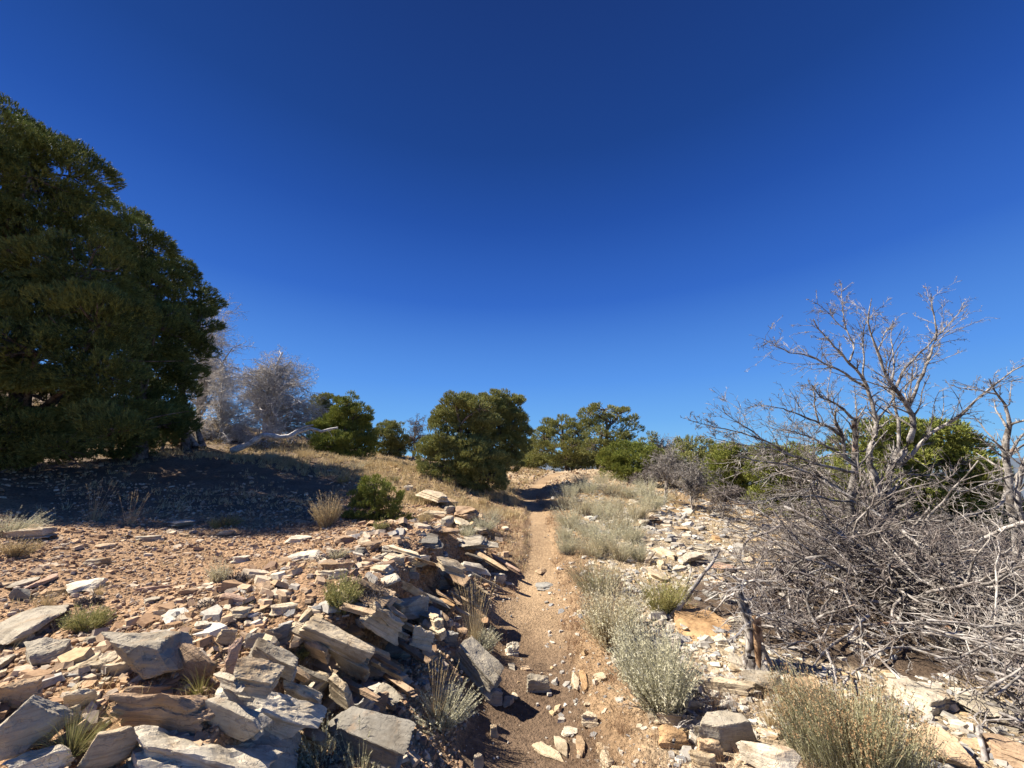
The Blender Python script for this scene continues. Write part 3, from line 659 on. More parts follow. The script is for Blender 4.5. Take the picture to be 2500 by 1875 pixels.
rockbox(1070,1302,1118,1318,'boulder','brown','brown rounded stone left of the small silver sagebrush',th=.1)
beam(1015,1208,1095,1214,.5,.14,'pale','pale ledge cap stone under the middle pine',roll=8,lift0=.1,lift1=.08,kind='slab')
beam(1050,1222,1132,1232,.4,.14,'tan','tan ledge cap stone a step below the pale cap stone',roll=8,lift0=.06,lift1=.05,kind='slab')
beam(1110,1240,1165,1262,.4,.16,'brown','brown ledge end stone closest to the sage at the trail bend',roll=10,lift0=.05,lift1=.04,kind='slab')
rockbox(985,1185,1010,1198,'block','white','white block on the slope left of the ledge cap stones',th=.14)
rockbox(5,1286,155,1318,'slab','pale','long low slab behind the left edge tufts on the gravel',th=.12,level=4,ty=-3)
rockbox(318,1306,400,1322,'slab','grey','grey flat triangular stone alone on the open gravel',th=.08)
rockbox(405,1268,478,1285,'slab','white','white flat slab at the edge of the pines\' shadow',th=.06)
rockbox(200,1362,280,1385,'slab','pale','pale slab upslope of the horseshoe of white stone',th=.08)
rockbox(160,1410,265,1450,'boulder','white','horseshoe-shaped white stone in the middle left gravel',th=.09,rough=1.6)
rockbox(325,1428,425,1448,'slab','pinkish','pinkish slab in line with the horseshoe white stone',th=.06)
rockbox(20,1408,92,1438,'slab','grey','grey thin slab half shaded, left of the reddish slab',th=.04)
rockbox(72,1398,130,1438,'slab','pinkish','reddish thin slab lying left of the horseshoe white stone',th=.04)
rockbox(350,1455,398,1474,'slab','grey','grey plate in the gravel below the pinkish slab',th=.03)
rockbox(368,1490,408,1508,'block','pale','pale blocky stone alone below the grey plate',th=.06)
rockbox(430,1438,500,1452,'slab','brown','brown sliver slab right of the pinkish slab',th=.05)
rockbox(560,1355,612,1376,'slab','white','white flat stone behind the small grey cushion plant',th=.07)
rockbox(20,1435,75,1465,'boulder','dark grey','dark stone in shade left of the dry yellow grass tuft',th=.1)
# --- trail and right side
rockbox(1286,1645,1346,1692,'block','grey','grey-green squarish stone sitting on the trail',th=.12,level=5,yaw=.1)
rockbox(1418,1735,1462,1778,'block','pale','pale wedge stone on the right of the trail, below the orange sliver',th=.08,tx=-12)
rockbox(1298,1812,1376,1858,'slab','cream','long cream flake lying on the trail near the bottom edge',th=.03,yaw=-.6)
rockbox(1352,1796,1388,1852,'slab','pale','curved pale flake beside the long cream flake on the trail',th=.03,yaw=.2)
rockbox(1392,1640,1414,1686,'slab','pale','narrow pale flake pointing up the trail, left of the orange sliver',th=.03)
rockbox(1414,1634,1434,1688,'slab','orange','narrow orange sliver of stone on the right of the trail',th=.03)
rockbox(1306,1384,1334,1402,'boulder','tan','rounded tan stone standing in the middle of the upper trail',th=.06)
rockbox(1306,1420,1352,1442,'slab','blue-grey','bluish sliver lying across the trail',th=.02,yaw=-.5)
rockbox(1232,1565,1268,1604,'block','white','jagged black and white stone at the left edge of the trail',th=.1,rough=2)
rockbox(1196,1768,1218,1802,'block','pale','pale pointed stone on the dark trail soil near the bottom left',th=.08)
rockbox(1155,1838,1182,1880,'block','grey','grey pointed stone cut by the bottom edge left of the trail',th=.09)
rockbox(1268,1625,1304,1640,'slab','tan','tan flat chip above the grey-green squarish stone',th=.02)
rockbox(1448,1640,1482,1666,'slab','cream','cream flake right of the orange sliver',th=.03)
rockbox(1405,1795,1428,1850,'slab','tan','tan tall flake right of the curved pale flake',th=.03)
rockbox(1240,1618,1258,1638,'block','grey','tiny grey cube on the trail above the foot of the sloping boulder')
rockbox(1370,1772,1412,1800,'slab','white','white pronged flake above the curved pale flake',th=.02)
rockbox(1478,1868,1530,1890,'slab','cream','cream slab at the bottom edge between the trail and the layered ledge',th=.03)
rockbox(1646,1474,1788,1568,'slab','orange','big flat orange stone, the only large orange one, beside the weathered stump',th=.09,yaw=.2,tx=14,level=5,rough=.8)
rockbox(1690,1655,1845,1702,'beam','pale','long pale layered stone below the weathered stump',th=.12,level=5)
rockbox(1808,1634,1935,1702,'slab','grey','lichen-spotted grey slab at the foot of the weathered stump',th=.1,level=5)
rockbox(1925,1652,2035,1720,'slab','tan','tan slab touching the right end of the lichen-spotted grey slab',th=.12,level=5)
rockbox(1698,1735,1848,1835,'boulder','grey','pale grey boulder with one large flat face, left of the rusty-tipped bush',th=.26,level=5,yaw=.3)
rockbox(1798,1808,1958,1895,'boulder','white','white rounded boulder cut by the bottom edge beside the rusty-tipped bush',th=.22,level=5)
rockbox(1700,1800,1770,1860,'slab','tan','tan shelf below the pale grey flat-faced boulder',th=.12)
rockbox(1600,1668,1700,1700,'slab','pale','uppermost pale layer of the stack right of the large silver bush',th=.08,yaw=.1)
rockbox(1612,1698,1720,1738,'slab','cream','second layer of the pale stack with a dark lichen patch',th=.09)
rockbox(1595,1738,1705,1775,'slab','pale','third layer of the pale stack above the orange-stained stone',th=.08)
rockbox(1605,1768,1690,1830,'block','orange','orange-stained stone low in the pale stack',th=.1)
rockbox(1680,1830,1750,1880,'slab','cream','cream slab in front of the orange-stained stone',th=.08)
rockbox(1690,1770,1725,1810,'block','grey','grey wedge between the pale stack and the flat-faced boulder',th=.1)
rockbox(2225,1770,2390,1890,'slab','tan','broad tan slab at the bottom right beyond the rusty-tipped bush',th=.1,level=5)
rockbox(2165,1655,2330,1745,'slab','grey','shaded grey slab beneath the fallen white branches',th=.12,level=5)
rockbox(2330,1690,2520,1790,'slab','grey','broad grey slab under the twig shadows at the right frame edge',th=.12,level=5)
rockbox(2390,1790,2540,1890,'slab','brown','brown slab in the bottom right corner beneath the bleached antler-like branch',th=.1)
rockbox(1712,1438,1742,1462,'boulder','blue-grey','leftmost blue-grey cobble above the flat orange stone',th=.1)
rockbox(1735,1444,1754,1464,'block','blue-grey','middle blue-grey cobble above the flat orange stone',th=.1)
rockbox(1752,1446,1786,1476,'block','grey','rightmost grey cobble above the flat orange stone',th=.12)
rockbox(1770,1505,1815,1538,'block','grey','grey striped stone right of the flat orange stone',th=.1)
rockbox(1742,1546,1786,1582,'block','white','white stone below the right corner of the flat orange stone',th=.1)
rockbox(1798,1492,1832,1520,'slab','dark grey','dark plate near the left side of the weathered stump',th=.06)
rockbox(1538,1590,1580,1606,'slab','pale','pale sliver behind the large silver bush')
rockbox(1540,1500,1578,1530,'block','white','white wedge standing left of the dead branch fork',th=.08,ty=-20)
rockbox(1576,1260,1612,1268,'slab','brown','thin brown plate bridging a gap at the top of the scree',th=.05,lift=.12)
rockbox(1555,1266,1586,1284,'block','grey','grey cube under the thin brown plate at the top of the scree',th=.14)
rockbox(1594,1268,1620,1282,'block','orange','bright orange stone under the thin brown plate',th=.1)
rockbox(1734,1306,1762,1322,'block','orange','bright orange stone in the middle of the scree',th=.1)
beam(1572,1378,1600,1346,.09,.06,'pale','narrow stone plank propped at an angle on the left of the scree',roll=20,lift0=.04,lift1=.1)
rockbox(1588,1336,1645,1368,'slab','pale','pale slab right of the propped stone plank',th=.09,yaw=.3)
rockbox(1602,1366,1630,1396,'block','cream','cream block under the pale slab in the scree',th=.14)
beam(1655,1372,1720,1352,.2,.08,'white','long white slab lying across the scree',roll=16,lift0=.06,lift1=.08)
rockbox(1690,1330,1760,1348,'slab','grey','grey thin slab behind the long white slab',th=.06,yaw=.3)
rockbox(1712,1350,1790,1378,'slab','dark grey','dark grey plate right of the long white slab',th=.05)
rockbox(1730,1372,1800,1396,'slab','pinkish','reddish flat slab in the lower scree',th=.05)
beam(1160,1345,1242,1392,.10,.06,'tan','tan stone beam at the far end of the ledge',roll=26,lift0=.14,lift1=.12)
beam(1195,1352,1275,1400,.09,.05,'pinkish','pinkish sloping stone strip nearest the trail at the ledge end',roll=26,lift0=.1,lift1=.03)
beam(1120,1378,1200,1398,.16,.06,'white','white ledge edge slab above the layered brown face',roll=14,lift0=.14,lift1=.14)
rockbox(1205,1398,1238,1424,'block','white','white block at the right tip of the ledge above the trail',th=.12,lift=.04)
beam(1060,1372,1140,1398,.2,.08,'cream','cream top slab over the layered brown face',roll=14,lift0=.12,lift1=.12,kind='slab')
beam(1085,1402,1165,1440,.22,.10,'brown','brown layered face stone under the cream top slab',roll=30,lift0=.06,lift1=.06)
rockbox(1070,1412,1115,1440,'block','grey','grey angular stone in front of the layered brown face',th=.12,lift=.04)
rockbox(985,1355,1055,1385,'slab','white','white broken slab above the thin straight beam',th=.12,yaw=.2)
rockbox(932,1350,990,1385,'block','pale','pale slab end with a shaded right face above the white knob',th=.1,ty=12)
LAYERS = []
LY = [(560,1668,700,1712,.09,.045,'pale'),(640,1600,760,1660,.08,.04,'tan'),(700,1625,800,1668,.07,.035,'grey'),(760,1640,860,1690,.07,.04,'cream'),(820,1655,930,1712,.06,.03,'brown'),
 (850,1560,960,1612,.08,.04,'tan'),(880,1585,985,1640,.07,.035,'brown'),(905,1610,1010,1668,.07,.035,'grey'),(930,1640,1020,1700,.06,.03,'brown'),(960,1560,1050,1620,.07,.04,'brown'),(905,1520,1000,1565,.06,.03,'pale'),
 (940,1500,1040,1548,.06,.03,'tan'),(985,1480,1085,1520,.06,.03,'pale'),(1000,1440,1100,1482,.06,.03,'grey'),(1040,1430,1130,1475,.05,.025,'brown'),(1060,1455,1150,1505,.05,.025,'pale'),(1090,1440,1180,1490,.05,.025,'tan'),
 (1120,1410,1200,1450,.05,.03,'cream'),(1150,1400,1235,1440,.05,.025,'grey'),(1090,1385,1180,1412,.06,.03,'pale'),(860,1415,950,1450,.08,.035,'tan'),(900,1435,990,1470,.06,.03,'white'),(830,1475,915,1500,.07,.035,'tan'),
 (700,1760,800,1812,.09,.04,'tan'),(640,1775,740,1822,.08,.04,'brown'),(520,1650,600,1680,.08,.04,'grey'),(590,1625,680,1660,.07,.035,'pale'),(940,1335,1030,1360,.07,.035,'pale'),(1010,1362,1090,1385,.07,.03,'tan'),(1130,1350,1215,1378,.06,.03,'grey')]
_r = np.random.default_rng(5)
for q_ in LY:
    o_ = beam(*q_[:6], q_[6], None, roll=24 + _r.normal(0, 7), lift0=.03 + _r.uniform(0, .05), lift1=.03 + _r.uniform(0, .07), level=4, rough=.5); LAYERS.append(ROCKS[-1])
print('hero rocks', len(ROCKS))

# --- smaller single stones, set along the ledge, the gravel and the scree (labelled once everything stands)
AUTO = list(LAYERS)
rng = np.random.default_rng(11)
def inpoly(u, v, poly):
    c = False; n = len(poly)
    for i in range(n):
        x0, y0 = poly[i]; x1, y1 = poly[(i + 1) % n]
        if (y0 > v) != (y1 > v) and u < (x1 - x0) * (v - y0) / (y1 - y0) + x0: c = not c
    return c
LEDGE = [(560,1640),(640,1520),(900,1430),(960,1370),(1120,1350),(1250,1375),(1265,1430),(1180,1450),(1130,1560),(1040,1620),(990,1760),(900,1700),(700,1830),(540,1780)]
GRAV = [(0,1260),(700,1262),(1000,1330),(900,1400),(640,1500),(420,1530),(200,1560),(0,1560)]
GRAV2 = [(0,1560),(540,1500),(500,1800),(0,1860)]
SCREE = [(1500,1290),(1600,1240),(1820,1260),(1880,1400),(1820,1440),(1700,1440),(1560,1400)]
LOWR = [(1560,1640),(1760,1590),(2100,1650),(2450,1750),(2450,1870),(1560,1870)]
UPL = [(900,1190),(1080,1200),(1200,1280),(1180,1320),(1000,1300),(950,1250)]
TRAILR = [(1380,1400),(1450,1560),(1560,1870),(1200,1870),(1280,1500)]
MID = [(1640,1440),(1840,1440),(1850,1640),(1600,1640)]
def scatter(poly, n, smin, smax, kinds, tones, aligned=False, th=(.1, .3), minpx=0):
    us = [p[0] for p in poly]; vs = [p[1] for p in poly]; k = 0; tries = 0
    while k < n and tries < n * 30:
        tries += 1; u = rng.uniform(min(us), max(us)); v = rng.uniform(min(vs), max(vs))
        if not inpoly(u, v, poly): continue
        g = G(u, v); W = math.exp(rng.uniform(math.log(smin), math.log(smax)))
        kind = kinds[rng.integers(len(kinds))]; tone = tones[rng.integers(len(tones))]
        t = W * rng.uniform(*th) * (2.0 if kind == 'block' else 1.0)
        asp = rng.uniform(.45, .9); seed = int(rng.integers(1e6))
        if aligned:
            yaw = -.45 + rng.normal(0, .10); tx = 18 + rng.normal(0, 5); ty = 8 + rng.normal(0, 4); W *= 1.35; asp *= .6; lift = rng.uniform(0, .07)
        else: yaw = rng.uniform(-3.1, 3.1); tx = rng.normal(0, 9); ty = rng.normal(0, 9); lift = 0
        o = place_rock(seed, kind, tone, (W / 2, W * asp / 2, t / 2), (g[0], g[1], g[2] + t * .22 + lift), yaw, tx, ty, None, 3)
        AUTO.append(ROCKS[-1]); k += 1
scatter(LEDGE, 34, .09, .22, ['beam', 'slab', 'block', 'beam'], ['pale', 'white', 'tan', 'grey', 'brown', 'cream', 'orange'], True, (.16, .32))
scatter(GRAV, 20, .10, .22, ['slab', 'slab', 'block'], ['tan', 'tan', 'grey', 'pinkish', 'pale', 'brown'], False, (.1, .25))
scatter(GRAV2, 6, .05, .11, ['slab', 'block', 'boulder'], ['pale', 'tan', 'cream', 'grey'], False, (.2, .4))
scatter(SCREE, 24, .14, .38, ['slab', 'slab', 'beam'], ['pale', 'white', 'cream', 'grey', 'tan', 'pale'], False, (.08, .2))
scatter(LOWR, 14, .10, .26, ['slab', 'beam'], ['pale', 'cream', 'tan', 'grey'], False, (.15, .3))
scatter(UPL, 8, .16, .38, ['slab', 'block'], ['pale', 'tan', 'grey', 'brown'], False, (.15, .35))
scatter(TRAILR, 8, .05, .10, ['slab', 'block'], ['pale', 'cream', 'tan', 'white'], False, (.15, .4))
scatter(MID, 6, .08, .18, ['slab', 'block'], ['white', 'pale', 'grey', 'cream'], False, (.2, .4))
print('rocks', len(ROCKS))

# --- loose stones nobody could count
def chips(name, n, rlo, rhi, smin, smax, flat, matname, keep, seed, level=1, label=None, align=0.0, prism=True):
    rg = np.random.default_rng(seed); r = np.exp(rg.uniform(math.log(rlo), math.log(rhi), n)); a = rg.uniform(radians(-60), radians(60), n); x = r * np.sin(a); y = r * np.cos(a)
    k = keep(x, y, rg); x = x[k]; y = y[k]; r = r[k]; n = len(x)
    s = np.exp(math.log(smin) + (math.log(smax) - math.log(smin)) * rg.uniform(0, 1, n) ** 1.5) * np.clip((r / 3.0) ** .5, .75, 2.6)
    z = hz(x, y)
    if prism:
        m = 5; an = (np.arange(m)[None] + rg.uniform(-.32, .32, (n, m))) * 2 * pi / m + rg.uniform(0, 6.28, n)[:, None]; q = rg.uniform(.62, 1.12, (n, m))
        X0 = np.cos(an) * q; Y0 = np.sin(an) * q; q2 = rg.uniform(.74, .98, (n, m)); t1 = rg.normal(0, .22, (n, 1)); t2 = rg.normal(0, .22, (n, 1))
        V = np.concatenate([np.stack([X0, Y0, np.full((n, m), -1.0)], -1), np.stack([X0 * q2, Y0 * q2, 1 + t1 * X0 + t2 * Y0], -1)], 1)
        F = np.array([[5, 6, 7], [5, 7, 8], [5, 8, 9]] + [[i, (i + 1) % 5, 5 + (i + 1) % 5] for i in range(5)] + [[i, 5 + (i + 1) % 5, 5 + i] for i in range(5)]); nv = 10
    else:
        D, F = ico(level); nv = len(D); V = D[None] * rg.uniform(.62, 1.15, (n, nv))[..., None]; V[..., 2] = np.sign(V[..., 2]) * np.abs(V[..., 2]) ** .6
    sc = np.stack([s, s * rg.uniform(.45, .95, n), s * flat * rg.uniform(.6, 1.5, n)], -1) / 2; V = V * sc[:, None]
    yaw = np.where(rg.random(n) < align, rg.normal(-.45, .16, n), rg.uniform(-3.1, 3.1, n)); tx = rg.normal(0, .22, n); ty = rg.normal(0, .22, n)
    c, s_ = np.cos(ty)[:, None], np.sin(ty)[:, None]; X_, Z_ = V[..., 0] * c + V[..., 2] * s_, -V[..., 0] * s_ + V[..., 2] * c; V[..., 0] = X_; V[..., 2] = Z_
    c, s_ = np.cos(tx)[:, None], np.sin(tx)[:, None]; Y_, Z_ = V[..., 1] * c - V[..., 2] * s_, V[..., 1] * s_ + V[..., 2] * c; V[..., 1] = Y_; V[..., 2] = Z_
    c, s_ = np.cos(yaw)[:, None], np.sin(yaw)[:, None]; X_, Y_ = V[..., 0] * c - V[..., 1] * s_, V[..., 0] * s_ + V[..., 1] * c; V[..., 0] = X_; V[..., 1] = Y_
    V[..., 0] += x[:, None]; V[..., 1] += y[:, None]; V[..., 2] += (z + sc[:, 2] * .55)[:, None]
    FF = (F[None] + (np.arange(n) * nv)[:, None, None]).reshape(-1, 3)
    o = link(name, mesh_np(name, V.reshape(-1, 3), FF, [M[matname]])); tag(o, label, None, None, 'stuff'); print(name, n); return o
def off_(x, y): return x - path_x(y)
def shadeclear(x, y): return ~((x < -4.5) & (y > 9))
nzm = lambda x, y, f, s: fbm(np.stack([x * f, y * f, 0 * x], -1), 2, s)
chips('gravel', 66000, 1.5, 17, .012, .042, .55, 'gravel', lambda x, y, rg: (off_(x, y) < -.55 + .2 * nzm(x, y, 2, 4)) & (nzm(x, y, 1.2, 6) > -.75) & shadeclear(x, y), 1, label='tan and orange gravel covering the left slope', prism=False)
chips('gravel', 13000, 1.5, 16, .035, .10, .2, 'gravel', lambda x, y, rg: (off_(x, y) < -.5) & (nzm(x, y, 1.0, 16) > -.25) & (rg.random(len(x)) < .7), 2, label='larger flat flakes of tan stone strewn over the left slope', align=.4)
dk = lambda x, y, rg: (litr(x, y) > .95) | (rg.random(len(x)) < .12)
chips('scree', 38000, 1.5, 19, .02, .11, .2, 'scree', lambda x, y, rg: (off_(x, y) > .75 + .3 * nzm(x, y, 2, 4)) & (nzm(x, y, .8, 26) > -.45) & (y < 17) & dk(x, y, rg), 3, label='pale flat scree right of the trail', align=.5)
chips('scree', 4200, 2.5, 24, .09, .26, .14, 'scree', lambda x, y, rg: (off_(x, y) > 1.2) & (nzm(x, y, .5, 36) > -.2) & (y > 4) & (y < 15) & dk(x, y, rg), 4, label='larger pale plates of scree right of the trail', align=.6)
chips('scree', 12000, 16, 30, .02, .075, .5, 'gravel', lambda x, y, rg: (np.abs(x - 2.5) < 7) & (off_(x, y) ** 2 > .1), 5, label='pale rubble on the mound beyond the trail dip')
chips('gravel', 9000, 1.5, 12, .008, .035, .4, 'scree', lambda x, y, rg: (np.abs(off_(x, y)) < 1.0) & (rg.random(len(x)) < .25 + .75 * (np.abs(off_(x, y)) > path_half(y) * .75)), 6, label='small pale stone crumbs along the trail')
chips('gravel', 2800, 1.5, 8, .03, .10, .2, 'scree', lambda x, y, rg: (off_(x, y) > .12) & (off_(x, y) < 1.0), 7, label='pale flakes along the right side of the trail')
chips('gravel', 6500, 1.6, 9, .03, .16, .22, 'gravel', lambda x, y, rg: (off_(x, y) < -.5) & (off_(x, y) > -2.6) & (rg.random(len(x)) < .8), 8, label='broken flat stones between the slabs of the ledge', align=.85)

chips('ledge_rubble', 1100, 2.3, 8.5, .07, .26, .17, 'scree', lambda x, y, rg: (off_(x, y) < -.75) & (off_(x, y) > -2.3) & (nzm(x, y, 1.5, 66) > -.3), 9, label='tilted thin plates packed between the slabs of the ledge', align=.95)
chips('ledge_rubble', 1300, 1.7, 8.5, .06, .2, .2, 'gravel', lambda x, y, rg: (off_(x, y) < -.7) & (off_(x, y) > -2.5), 10, label='brown broken plates packed between the slabs of the ledge', align=.9)
# ================================================================== LIVING TREES
def foliage(geo, blobs, rng, sub_r=.32, tufts=55, needles=9, nl=.075, nw=.011, dens=1.0, up=.55, inner=.35, spread=.75, floor=True):
    C_ = np.array([b[0] for b in blobs]); R_ = np.array([b[1] for b in blobs]); subs = []; outs = []
    for i in range(len(C_)):
        a, b_, c_ = R_[i]; area = 4 * pi * (((a * b_) ** 1.6 + (a * c_) ** 1.6 + (b_ * c_) ** 1.6) / 3) ** (1 / 1.6)
        n = max(7, int(1.3 * dens * area / (sub_r ** 2 * 2.1)))
        d = unit(rng.normal(0, 1, (n, 3))); f = np.where(rng.random(n) < .2, rng.uniform(1.05, 1.36, n), rng.uniform(.80, 1.08, n))[:, None]; p = C_[i] + d * R_[i] * f; o = unit(d / R_[i])
        ins = np.zeros(n, bool)
        for j in range(len(C_)):
            if j != i: ins |= (((p - C_[j]) / R_[j]) ** 2).sum(1) < .62
        p, o = p[~ins], o[~ins]
        m = int(n * inner); d2 = unit(rng.normal(0, 1, (m, 3))); p2 = C_[i] + d2 * R_[i] * rng.uniform(.2, .75, m)[:, None]
        subs += [p, p2]; outs += [o, d2]
    S = np.concatenate(subs); O = np.concatenate(outs)
    if floor:
        k = S[:, 2] > hz(S[:, 0], S[:, 1]) + sub_r * .25; S = S[k]; O = O[k]
    n = len(S); sr = sub_r * rng.uniform(.45, 1.45, n); nt = np.maximum(5, (.95 * tufts * (sr / sub_r) ** 2 * rng.uniform(.6, 1.2, n))).astype(int)
    idx = np.repeat(np.arange(n), nt); T = len(idx)
    ax = unit(O[idx] + np.array([0, 0, up])); d = unit(rng.normal(0, 1, (T, 3)) + ax * .85)
    rad = rng.uniform(.3, 1.0, T) ** .4; p = S[idx] + d * (sr[idx] * rad)[:, None] * np.array([1, 1, .6])
    td = unit(d * .55 + ax * .8 + np.array([0, 0, .35]) + rng.normal(0, .15, (T, 3)))
    needles = int(needles * 1.5); N = T * needles; ti = np.repeat(np.arange(T), needles); nd = unit(td[ti] * 1.15 + rng.normal(0, spread * .62, (N, 3)))
    pb = p[ti] + td[ti] * (nl * rng.uniform(-1.0, .35, N))[:, None]; L = .85 * nl * rng.uniform(.7, 1.25, N)
    sd_ = unit(np.cross(nd, rng.normal(0, 1, (N, 3)))) * (1.45 * nw * rng.uniform(.7, 1.2, N) / 2)[:, None]
    V = np.stack([pb - sd_, pb + sd_, pb + nd * L[:, None]], 1).reshape(-1, 3)
    geo.add(V, np.arange(3 * N).reshape(-1, 3)); return S, sr
def blobpx(lst, Y, dy=.8, sc=1.0):
    """(u, v, ru, rv[, dY]) -> world ellipsoids"""
    r = []
    rg = np.random.default_rng(int(Y * 100))
    for b in lst:
        u, v, ru, rv = b[:4]; YY = Y + (b[4] if len(b) > 4 else rg.uniform(-dy, dy)); c = P(u, v, YY); t = (c - np.array([0, 0, CAMZ])) @ np.array([0, CP, SP])
        k = t / FPX; r.append((c, sc * np.array([ru * k, (ru + rv) / 2 * k, rv * k])))
    return r
def tree(name, label, cat, blobs, base, mat, seed, group=None, trunk_r=.12, bark='bark', limb_frac=.45, deadf=0, **kw):
    rng = np.random.default_rng(seed); base = np.asarray(base, float); base[2] = hz1(base[0], base[1]) - .05
    t = empty(name, tuple(base), label, cat, group)
    g = Geo(); S, sr = foliage(g, blobs, rng, **kw)
    link('crown', g.mesh('crown', [M[mat]], origin=base), t)
    C_ = np.array([b[0] for b in blobs]); R_ = np.array([b[1] for b in blobs]); cen = C_.mean(0); top = C_[np.argmax(C_[:, 2])]
    tg = Geo(); h = cen[2] - base[2]
    tp = resample([base, base + (cen - base) * [.25, .25, .35] + rng.normal(0, .08 * h ** .5, 3) * [1, 1, 0], base + (cen - base) * [.7, .7, .7], cen * .5 + top * .5, top], 12)
    tubes(tg, tp[None], np.linspace(trunk_r, trunk_r * .22, 12)[None] * np.array([1.35] + [1] * 11), 8)
    link('trunk', tg.mesh('trunk', [M[bark]], True, origin=base), t)
    lg = Geo(); pls = []; rs = []
    def limb(p0, p1, r0, r1, K=8, sag=.08):
        L = np.linalg.norm(p1 - p0); mid = (p0 + p1) / 2 + rng.normal(0, sag * L, 3) - [0, 0, sag * L]; pls.append(resample([p0, mid, p1], K)); rs.append(np.linspace(r0, r1, K))
    for c in C_:
        k = int(np.clip((np.argmin(np.linalg.norm(tp - c, axis=1)) - 2), 1, 10)); limb(tp[k], c, trunk_r * .42, trunk_r * .16)
    sel = rng.random(len(S)) < limb_frac
    for s in S[sel]:
        i = np.argmin(np.linalg.norm(C_ - s, axis=1)); limb(C_[i] + (s - C_[i]) * rng.uniform(0, .25), s, trunk_r * .14, trunk_r * .05)
    tubes(lg, np.array(pls), np.array(rs), 4)
    if deadf:
        A = np.array(pls); B = np.array(rs); p2, r2 = spawn(rng, A, B, deadf, ang=1.0, lr=(.3, .8), K=5, wob=.2, minr=.004); tubes(lg, p2, r2, 3)
    link('limbs', lg.mesh('limbs', [M[bark]], True, origin=base), t)
    return t
def under(u, v, Y):
    p = P(u, v, Y); return (p[0], p[1], 0)

PINES = 'large pinyon pines at the left'
tree('pine_tree', 'tallest dark pine at the left frame edge, its crown reaching highest in the photo', 'tree',
     blobpx([(-190,470,150,130),(-40,315,90,80),(30,325,58,55),(75,430,92,80),(-60,480,150,130),(170,430,65,60),(170,560,105,85),(30,600,115,80),(-200,700,170,170),(215,660,95,80),(120,720,120,90),(-20,780,130,90),(240,790,95,90),(90,860,140,85),(245,900,90,80),(-100,930,170,110),(120,980,150,70),(270,985,75,60),(20,1050,150,50),(200,1058,110,42),(290,1050,70,40),(-150,1040,150,60),(60,1092,90,26),(-40,1090,90,26),(150,1090,70,22)], 8.3, .9, .87),
     under(40,1100,8.9), 'pine', 21, PINES, trunk_r=.2, sub_r=.36, tufts=95, needles=8, nl=.085, nw=.011, dens=1.05, inner=.15, limb_frac=.3, deadf=3)
tree('pine_tree', 'dark pine second from the left, its rounded top just above the dead grey trees', 'tree',
     blobpx([(290,545,48,45),(345,590,55,50),(320,670,70,60),(385,700,50,55),(300,770,75,70),(380,800,70,65),(330,880,80,65),(400,900,55,50),(300,960,75,60),(370,990,60,45),(330,1035,80,45),(280,1065,75,36),(340,1080,60,26),(395,1040,50,40)], 10.6, .6, .86),
     under(350,1060,10.8), 'pine', 22, PINES, trunk_r=.17, sub_r=.33, tufts=80, needles=8, nl=.085, nw=.012, inner=.15, limb_frac=.3, deadf=2)
tree('pine_tree', 'dark pine furthest right of the big left group, standing on a crooked bare trunk', 'tree',
     blobpx([(420,660,40,38),(485,725,32,34),(440,740,45,45),(480,790,38,40),(420,820,50,45),(470,860,45,38),(430,900,40,30),(390,780,40,50),(420,950,50,34),(400,1010,52,36),(400,1055,50,30)], 12.4, .5, .9),
     under(470,1000,12.8), 'pine', 23, PINES, trunk_r=.11, sub_r=.28, tufts=60, needles=8, nl=.085, nw=.012, inner=.12, limb_frac=.5, deadf=2)
tree('pine_tree', 'small bright green pine, knee high, on the gravel above the ledge', 'tree',
     blobpx([(912,1180,26,18),(918,1195,32,22),(885,1215,28,18),(950,1215,26,18),(868,1245,26,18),(858,1268,22,14),(945,1242,26,16),(975,1258,26,14),(930,1268,28,16),(990,1276,18,10),(900,1240,26,18),(955,1288,26,10),(870,1282,20,9)], 7.35, .18),
     under(908,1300,7.35), 'pine_yellow', 24, None, trunk_r=.03, sub_r=.075, tufts=20, needles=9, nl=.042, nw=.0055, dens=.75, inner=.1, limb_frac=.7)
tree('pine_tree', 'broad bushy pine beside the trail in the middle, with foliage down to the ground', 'tree',
     blobpx([(1172,1000,26,26),(1178,1040,30,30),(1112,985,28,22),(1140,1000,30,30),(1095,1025,38,32),(1140,1050,45,38),(1075,1075,42,34),(1120,1100,52,38),(1050,1112,30,24),(1160,1120,50,40),(1090,1140,50,30),(1130,1160,62,26),(1180,1165,52,26),(1200,1135,40,30)], 13.6, .5),
     under(1150,1185,13.8), 'juniper', 25, None, trunk_r=.13, sub_r=.21, tufts=46, needles=9, nl=.075, nw=.011, inner=.3)
tree('pine_tree', 'round-topped pine rising directly behind the broad bushy middle pine', 'tree',
     blobpx([(1205,985,36,26),(1245,1000,30,30),(1180,1010,30,28),(1215,1030,48,40),(1255,1045,34,36),(1235,1085,42,38),(1190,1070,40,36),(1270,1060,20,26),(1225,1120,36,30)], 15.6, .4),
     under(1225,1180,15.8), 'juniper', 26, None, trunk_r=.14, sub_r=.21, tufts=46, needles=9, nl=.075, nw=.012, inner=.3)
tree('pine_tree', 'green cone-shaped pine at the right end of the fallen grey log', 'tree',
     blobpx([(850,980,20,18),(838,1010,30,22),(868,1015,26,24),(815,1040,36,24),(860,1050,40,28),(790,1060,32,24),(885,1070,28,26),(830,1085,46,26),(875,1100,34,20),(800,1105,36,18)], 16.2, .5),
     under(845,1125,16.4), 'pine_yellow', 27, None, trunk_r=.12, sub_r=.22, tufts=36, needles=7, nl=.09, nw=.014, inner=.25)
